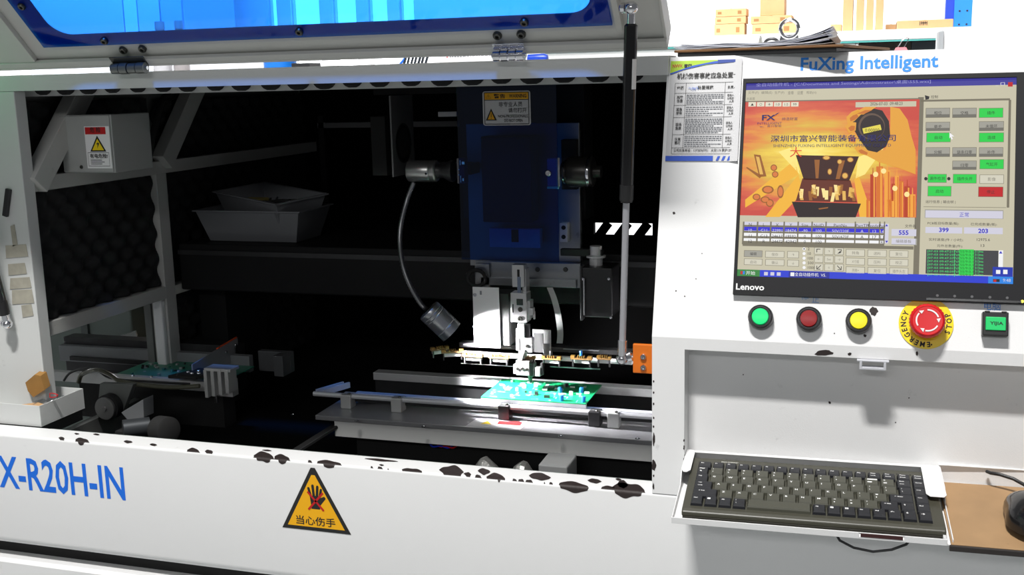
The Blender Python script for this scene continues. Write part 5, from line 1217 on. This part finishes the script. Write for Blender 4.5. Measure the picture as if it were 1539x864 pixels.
brn = M('brown_worn_carrier', hx(120, 95, 60), .5, var=.3, vscale=80)
carrier(661, 527, .43, 30, 'worn brown carrier clip at the far left end of the chain', radians(40), brn); carrier(680, 531, .41, 36, 'worn brown carrier clip turning the corner under the work lamp', radians(24), brn)
q = px(921, 538, 'y', .10); 

# ------------------------------------------------------------------ gooseneck work lamp
lamp = thing('work_lamp', 'steel gooseneck work lamp shining at the white guard plate', 'lamp', px(637, 258, 'y', .40))
lq = M('lamp_steel', (.42, .42, .41), .30, .9, bump=.04, bscale=300)
a = px(615, 257, 'y', .40); c = px(662, 258, 'y', .40)
B().lathe([(.017, 0), (.0182, .0015), (.0182, .038), (.0172, .040), (.0182, .0415), (.0182, .049), (.0165, .051)], (a.x, .40, a.z), (1, 0, 0), 32).done('base', lq, lamp, smooth=True)
B().lathe([(.013, .050), (.0115, .056), (.0115, .062), (.018, .074), (.018, .080)], (a.x, .40, a.z), (1, 0, 0), 24).done('mount_cone', black, lamp, smooth=True)
screw(lamp, px(640, 261, 'y', .3822), (0, -1, 0), .002, .0006, mat=blackmat)
neck = curve([px(622, 274, 'y', .40), px(612, 300, 'y', .395), px(603, 335, 'y', .38), px(601, 365, 'y', .37), px(606, 400, 'y', .355), px(617, 430, 'y', .345), px(632, 456, 'y', .335), px(640, 464, 'y', .333)], 14)
rad = [.0042+(.0004 if k % 2 else -.0004) for k in range(len(neck))]
B().tube(neck, rad, 10).done('gooseneck', M('gooseneck_steel', (.25, .25, .26), .32, .9), lamp, smooth=True, ang=80)
A0 = px(644, 466, 'y', .333); A1 = px(679, 499, 'y', .345); axd = (A1-A0).normalized(); hl = (A1-A0).length
B().lathe([(.012, -.002), (.0195, 0), (.0205, .002), (.0205, .008), (.0198, .009), (.0205, .010), (.0205, .014), (.0198, .015), (.0205, .016), (.0205, hl-.014), (.0198, hl-.013), (.0205, hl-.012), (.0205, hl), (.0185, hl), (.0175, hl-.006), (.0, hl-.006)], A0, axd, 36, cap=False).done('head', lq, lamp, smooth=True, ang=30)
B().lathe([(.0172, hl-.0055), (.0172, hl-.0045)], A0, axd, 28).done('lens', M('lamp_lens', (.9, .9, .9), .3, emit=(1, .98, 1), estr=10), lamp)
sl_ = bpy.data.lights.new('work_lamp_beam', 'SPOT'); sl_.energy = 30; sl_.spot_size = radians(106); sl_.spot_blend = .55; sl_.shadow_soft_size = .012; sl_.color = (.98, .97, 1)
so = bpy.data.objects.new('work_lamp_beam', sl_); COL.objects.link(so); so.parent = lamp
so.location = A0+axd*(hl+.001)-lamp.location
aim = Vector((-.325, .408, .05)); so.rotation_euler = (aim-(A0+axd*hl)).to_track_quat('-Z', 'Y').to_euler()
# ------------------------------------------------------------------ things on the machine top, seen through the slit under the lid
TZ = TOPZ+.0003
bt = thing('tape_roll', 'roll of bright blue tape lying on the machine top under the lid', 'tape', (px(421, 95, 'y', .40).x, .40, TZ))
r_ = (px(443, 95, 'y', .4).x-px(399, 95, 'y', .4).x)/2
b = B().lathe([(r_, 0), (r_, .024), (r_*.78, .024), (r_*.78, 0), (r_, 0)], (0, 0, 0), (0, 0, 1), 32, cap=False); b.done('tape', M('bright_blue_tape', hx(25, 125, 225), .4), bt, local=True, smooth=True)
B().lathe([(r_*.78, 0), (r_*.78, .024), (r_*.72, .024), (r_*.72, 0), (r_*.78, 0)], (0, 0, 0), (0, 0, 1), 28, cap=False).done('core', cardb, bt, local=True, smooth=True)
P, Q = px(447, 101, 'y', .38), px(474, 99, 'y', .38)
tag(B().box(P.x, Q.x, .36, .40, TZ, TZ+.013).done('steel_ruler', darkst, origin=(P.x, .38, TZ)), 'flat dark steel scrap beside the blue tape roll', 'scrap')
ip = thing('instruction_sheet', 'folded white printed sheet standing behind the right lid hinge', 'paper', (px(700, 90, 'y', .45).x, .45, TZ))
P, Q = px(660, 97, 'y', .45), px(760, 74, 'y', .45)
B().prism([(P.x, .45, TZ), (Q.x, .45, TZ), (Q.x+.002, .46, Q.z+.01), (P.x, .46, Q.z+.012)], (0, .0006, 0)).done('sheet', paper, ip)
b = B()
for r in range(4):
    x = P.x+.018
    while x < Q.x-.004:
        l = random.uniform(.002, .006); z = Q.z+.004-.0048*r; y = .45+.01*(z-TZ)/(Q.z+.011-TZ)-.0003
        b.poly([(x, y, z), (x+l, y, z), (x+l, y+.0008, z+.0022), (x, y+.0008, z+.0022)]); x += l+.0015
b.done('print_rows', grayink, ip)
b = B()
for r in range(3):
    z = Q.z-.001-.0048*r; y = .45+.01*(z-TZ)/(Q.z+.011-TZ)-.0003; b.poly([(P.x+.012, y, z), (P.x+.0145, y, z), (P.x+.0145, y+.0008, z+.0022), (P.x+.012, y+.0008, z+.0022)])
b.done('red_marks', red, ip)
mk = thing('marker_pen', 'blue capped marker pen lying behind the right lid hinge', 'pen', (px(800, 88, 'y', .30).x, .30, TZ))
mx = px(824, 88, 'y', .30).x-mk.location.x
B().lathe([(.006, -.11), (.0066, -.10), (.0066, -.005), (.0058, -.004)], (0, 0, .0072), (1, 0, 0), 18).done('barrel', paper, mk, local=True, smooth=True)
B().lathe([(.0070, -.006), (.0072, .004), (.0072, mx-.006), (.0055, mx-.001), (.002, mx)], (0, 0, .0072), (1, 0, 0), 18).done('cap', M('blue_marker_cap', hx(25, 70, 190), .35), mk, local=True, smooth=True)
co = px(612, 96, 'y', .30)
cbm = M('dark_blue_black_plastic', (.012, .02, .03), .35)
cc = thing('hair_comb_clip', 'dark toothed plastic strip lying on the beam before the white sheet', 'clip', (co.x, .30, TZ))
B().box(-.006, .030, -.004, .004, 0, .004).done('spine', cbm, cc, local=True, bev=.0006)
for k in range(7): B().bar((-.006+.006*k, 0, .003), (-.001+.006*k, .0, .0165+.003*(k % 2)), .0028, .004, (0, 1, 0)).done('tooth', cbm, cc, local=True)
B().bar((-.016, 0, .001), (-.002, 0, .015), .003, .003, (0, 1, 0)).done('tail', blueprint, cc, local=True)
for (x0, x1, c_, nm) in ((232, 256, (.70, .70, .74), 'pale grey bottle standing beyond the left lid hinge'), (262, 283, (.42, .39, .40), 'dark grey bottle standing beyond the left lid hinge')):
    a = px(x0, 90, 'y', .9).x; c = px(x1, 90, 'y', .9).x; r = (c-a)/2
    t = thing('bottle', nm, 'bottle', ((a+c)/2, .9, TZ)); m = M('bottle_'+nm[:4], c_, .35)
    B().lathe([(r*.9, 0), (r, .003), (r, .085), (r*.45, .10), (r*.45, .112)], (0, 0, 0), (0, 0, 1), 20).done('body', m, t, local=True, smooth=True)
    B().lathe([(r*.52, .110), (r*.52, .126), (r*.45, .128)], (0, 0, 0), (0, 0, 1), 16).done('cap', paper, t, local=True, smooth=True)
# rear cover on the right behind the console title
a = px(1416, 45, 'y', .95)
rc = thing('rear_cover', 'white sheet metal rear cover box behind the console top', 'cover', (.55, 1.0, TZ))
B().box(a.x, .638, .95, 1.14, TZ, px(1416, 41, 'y', .95).z).done('shell', white, rc, bev=.004)
B().box(a.x-.006, a.x+.003, .94, 1.0, TZ, px(1424, 47, 'y', .95).z).done('corner_strip', M('grey_strip', (.40, .42, .44), .5), rc, bev=.001)

# ------------------------------------------------------------------ storage shelf and boxes at the back of the hall
SY = 3.0
sh = thing('storage_shelf', 'long white storage shelf with blue upright behind the machine', 'shelf', (.2, 3.2, FLOORZ))
SZ = px(1290, 46, 'y', SY).z; SZb = px(1290, 64, 'y', SY).z
shm = M('white_shelf_board', (.78, .78, .78), .5)
B().box(-1.0, 1.9, SY, SY+.6, SZb+.006, SZ).done('top_board', shm, sh, bev=.003)
B().box(-1.0, 1.9, SY+.002, SY+.01, SZb, SZb+.006).done('glass_edge', M('teal_glass_edge', (.10, .45, .42), .3), sh)
B().box(-1.0, 1.9, SY+.02, SY+.58, FLOORZ+.2, FLOORZ+.23).done('lower_board', shm, sh)
B().box(-1.0, px(1285, 70, 'y', SY).x, SY+.01, SY+.58, .3, SZb-.001).done('white_front', shm, sh)
dk = M('brown_dark_cabinet', (.045, .035, .028), .6); dk2 = M('slate_cabinet', (.035, .045, .055), .5)
xa, xm, xb2 = px(1290, 70, 'y', SY+.1).x, px(1369, 70, 'y', SY+.1).x, px(1425, 70, 'y', SY+.1).x
B().box(xa, xm, SY+.1, SY+.5, .2, SZb-.001).done('dark_drawer', dk, sh); B().box(xm+.002, xb2+.3, SY+.1, SY+.5, .2, SZb-.001).done('slate_drawer', dk2, sh)
q0, q1 = px(1376, 82, 'y', SY+.09), px(1391, 77, 'y', SY+.09); B().box(q0.x, q1.x, SY+.09, SY+.1, .45, q1.z).done('drawer_label', M('salmon_label', hx(225, 170, 150), .6), sh)
for x in (-.97, 1.87): B().box(x-.03, x+.03, SY+.05, SY+.55, FLOORZ, SZb).done('leg', shm, sh)
bl1, bl2 = px(1434, 20, 'y', SY+.3), px(1461, 20, 'y', SY+.3); blr = M('blue_rack_enamel', hx(30, 120, 225), .4); blr2 = M('dark_blue_rack_enamel', hx(25, 60, 170), .4)
up = B().box(bl1.x, bl2.x, SY+.30, SY+.306, SZ, 2.2).done('rack_upright', blr, sh); B().box(px(1421, 20, 'y', SY+.3).x, bl1.x+.001, SY+.31, SY+.36, SZ, 2.2).done('rack_upright', blr2, sh)
b = B(); w_ = bl2.x-bl1.x
for k in range(14):
    for f in (.3, .72): b.lathe([(.004, -.0008), (.004, -.0004)], (bl1.x+w_*f, SY+.30, SZ+.02+.05*k), (0, 1, 0), 8)
b.done('bolt_holes', ink, up)
def carton(x0, y0, x1, y1, Y, d, lab, grp, z0=None, mark=True):
    P = px(x0, y1, 'y', Y); Q = px(x1, y0, 'y', Y); z = P.z if z0 is None else z0
    t = thing('carton', lab, 'carton', ((P.x+Q.x)/2, Y+d/2, z), group=grp)
    B().box(P.x, Q.x, Y, Y+d, z+.0005, Q.z-.0005).done('body', cardb, t, bev=.0015)
    w = Q.x-P.x; h = Q.z-z
    B().box((P.x+Q.x)/2-.004 if w > h else P.x, (P.x+Q.x)/2+.004 if w > h else Q.x, Y-.0004, Y+d, Q.z-.0004, Q.z+.0001).done('tape', M('brown_packing_tape', hx(190, 140, 80), .4), t)
    if mark:
        fbp = M('faded_brown_print', hx(140, 100, 55), .6)
        B().box(P.x+w*.08, P.x+w*.20, Y-.0006, Y, z+h*.35, z+h*.65).done('print_patch', fbp, t); B().box(P.x+w*.72, P.x+w*.84, Y-.0006, Y, z+h*.3, z+h*.72).done('print_patch', fbp, t)
    return Q.z
g = 'cartons on the white shelf'
z = carton(1073, 35, 1119, 46, SY+.12, .10, 'flat carton at the bottom of the three-carton stack', g, SZ)
z = carton(1074, 24, 1121, 35, SY+.12, .10, 'flat carton in the middle of the three-carton stack', g, z)
carton(1075, 12, 1122, 24, SY+.12, .10, 'flat carton on top of the three-carton stack', g, z)
z = carton(1130, 34, 1197, 45, SY+.10, .16, 'wide carton under the tall carton on the shelf', g, SZ)
z = carton(1128, 22, 1190, 34, SY+.10, .16, 'wide carton with orange tape directly under the tall carton', g, z)
carton(1142, -30, 1180, 21, SY+.12, .12, 'tall carton standing on two wide cartons', g, z, False)
for i, (a, c, t) in enumerate(((1266, 1284, 'first'), (1286, 1300.5, 'second'), (1301, 1315, 'third'), (1315.6, 1330, 'fourth'))):
    carton(a, -40, c, 42, SY+.10, .14, 'upright narrow carton, %s from the left in the row of four' % t, g, SZ, False)
carton(1248, 36, 1265, 43, SY+.14, .1, 'low carton lying against the row of upright cartons', g, SZ, False)
carton(1348, 28, 1433, 43, SY+.08, .16, 'long low carton with dark handwriting before the blue upright', g, SZ, False)
hw0 = px(1382, 38, 'y', SY+.08); b = B()
for k in range(5): b.box(hw0.x+.006*k, hw0.x+.006*k+.0022, SY+.0785, SY+.0792, hw0.z+.002*(k % 2), hw0.z+.014)
b.box(hw0.x+.004, hw0.x+.026, SY+.0785, SY+.0792, hw0.z+.008, hw0.z+.0095)
for o in COL.objects:
    if o.name.startswith('carton') and o.get('label', '').startswith('long low'): lc_ = o
b.done('handwriting', ink, lc_)
carton(1331, 36, 1347, 43, SY+.3, .1, 'small dark carton between the row and the long carton', g, SZ, False)
# beyond the left side opening: neighbouring machine and a tall carton
nb = thing('neighbour_machine', 'grey green machine side seen through the left side opening', 'machine', (-1.6, .95, FLOORZ))
a, c = px(-40, 500, 'y', .75).x, px(199, 500, 'y', .75).x
nm_ = M('grey_green_machine_paint', (.13, .16, .145), .5, var=.05)
B().box(a, c, .75, 1.1, FLOORZ+.05, .42).done('body', nm_, nb, bev=.004)
B().box(px(122, 500, 'y', .742).x, px(132, 500, 'y', .742).x, .742, .75, FLOORZ+.1, .40).done('corner_seam', M('seam_grey', (.07, .085, .08), .5), nb)
B().box(a+.02, c-.02, .78, 1.08, FLOORZ, FLOORZ+.05).done('plinth', darkst, nb)
B().bar(px(135, 523, 'y', .70), px(205, 501, 'y', .74), .012, .012).done('guard_bar', M('pale_guard_bar', (.35, .37, .36), .4), nb)
a, c = px(200, 500, 'y', .80).x, px(250, 500, 'y', .80).x
t = thing('carton', 'tall tan carton standing on the floor beyond the left opening', 'carton', (a+.1, 1.0, FLOORZ))
B().box(a, c, .80, 1.1, FLOORZ+.001, .20).done('body', cardb, t, bev=.002); B().box(a, c, .797, .80, .02, .032).done('dark_band', M('dark_brown_band', (.05, .03, .015), .6), t)
# unseen green lamp, added to tint the left end of lid and beam
sg = thing('added_green_lamp', 'added green lamp out of view tinting the left end of the lid', 'lamp', (-1.190, .02, .40))
gl = M('green_lamp_lens', hx(40, 220, 130), .3, emit=hx(30, 225, 120), estr=1.2)
B().lathe([(.022, 0), (.024, .002), (.024, .10), (.020, .105)], (-1.190, .02, .50), (0, 0, 1), 28).done('lens', gl, sg, smooth=True)
B().lathe([(.026, 0), (.026, .03)], (-1.190, .02, .47), (0, 0, 1), 28).lathe([(.022, .135), (.026, .136), (.024, .145)], (-1.190, .02, .47), (0, 0, 1), 28).done('housing', darkst, sg, smooth=True)
B().box(-1.21, -1.17, .0, .10, .462, .47).done('bracket', darkst, sg)
gp_ = bpy.data.lights.new('added_green_glow', 'POINT'); gp_.energy = .16; gp_.color = (.05, 1, .35); gp_.shadow_soft_size = .03
go = bpy.data.objects.new('added_green_glow', gp_); COL.objects.link(go); go.location = (-1.10, .0, .60)  # added point light beside the lens, set nearer the lid

bpy.data.objects.remove(_fo)
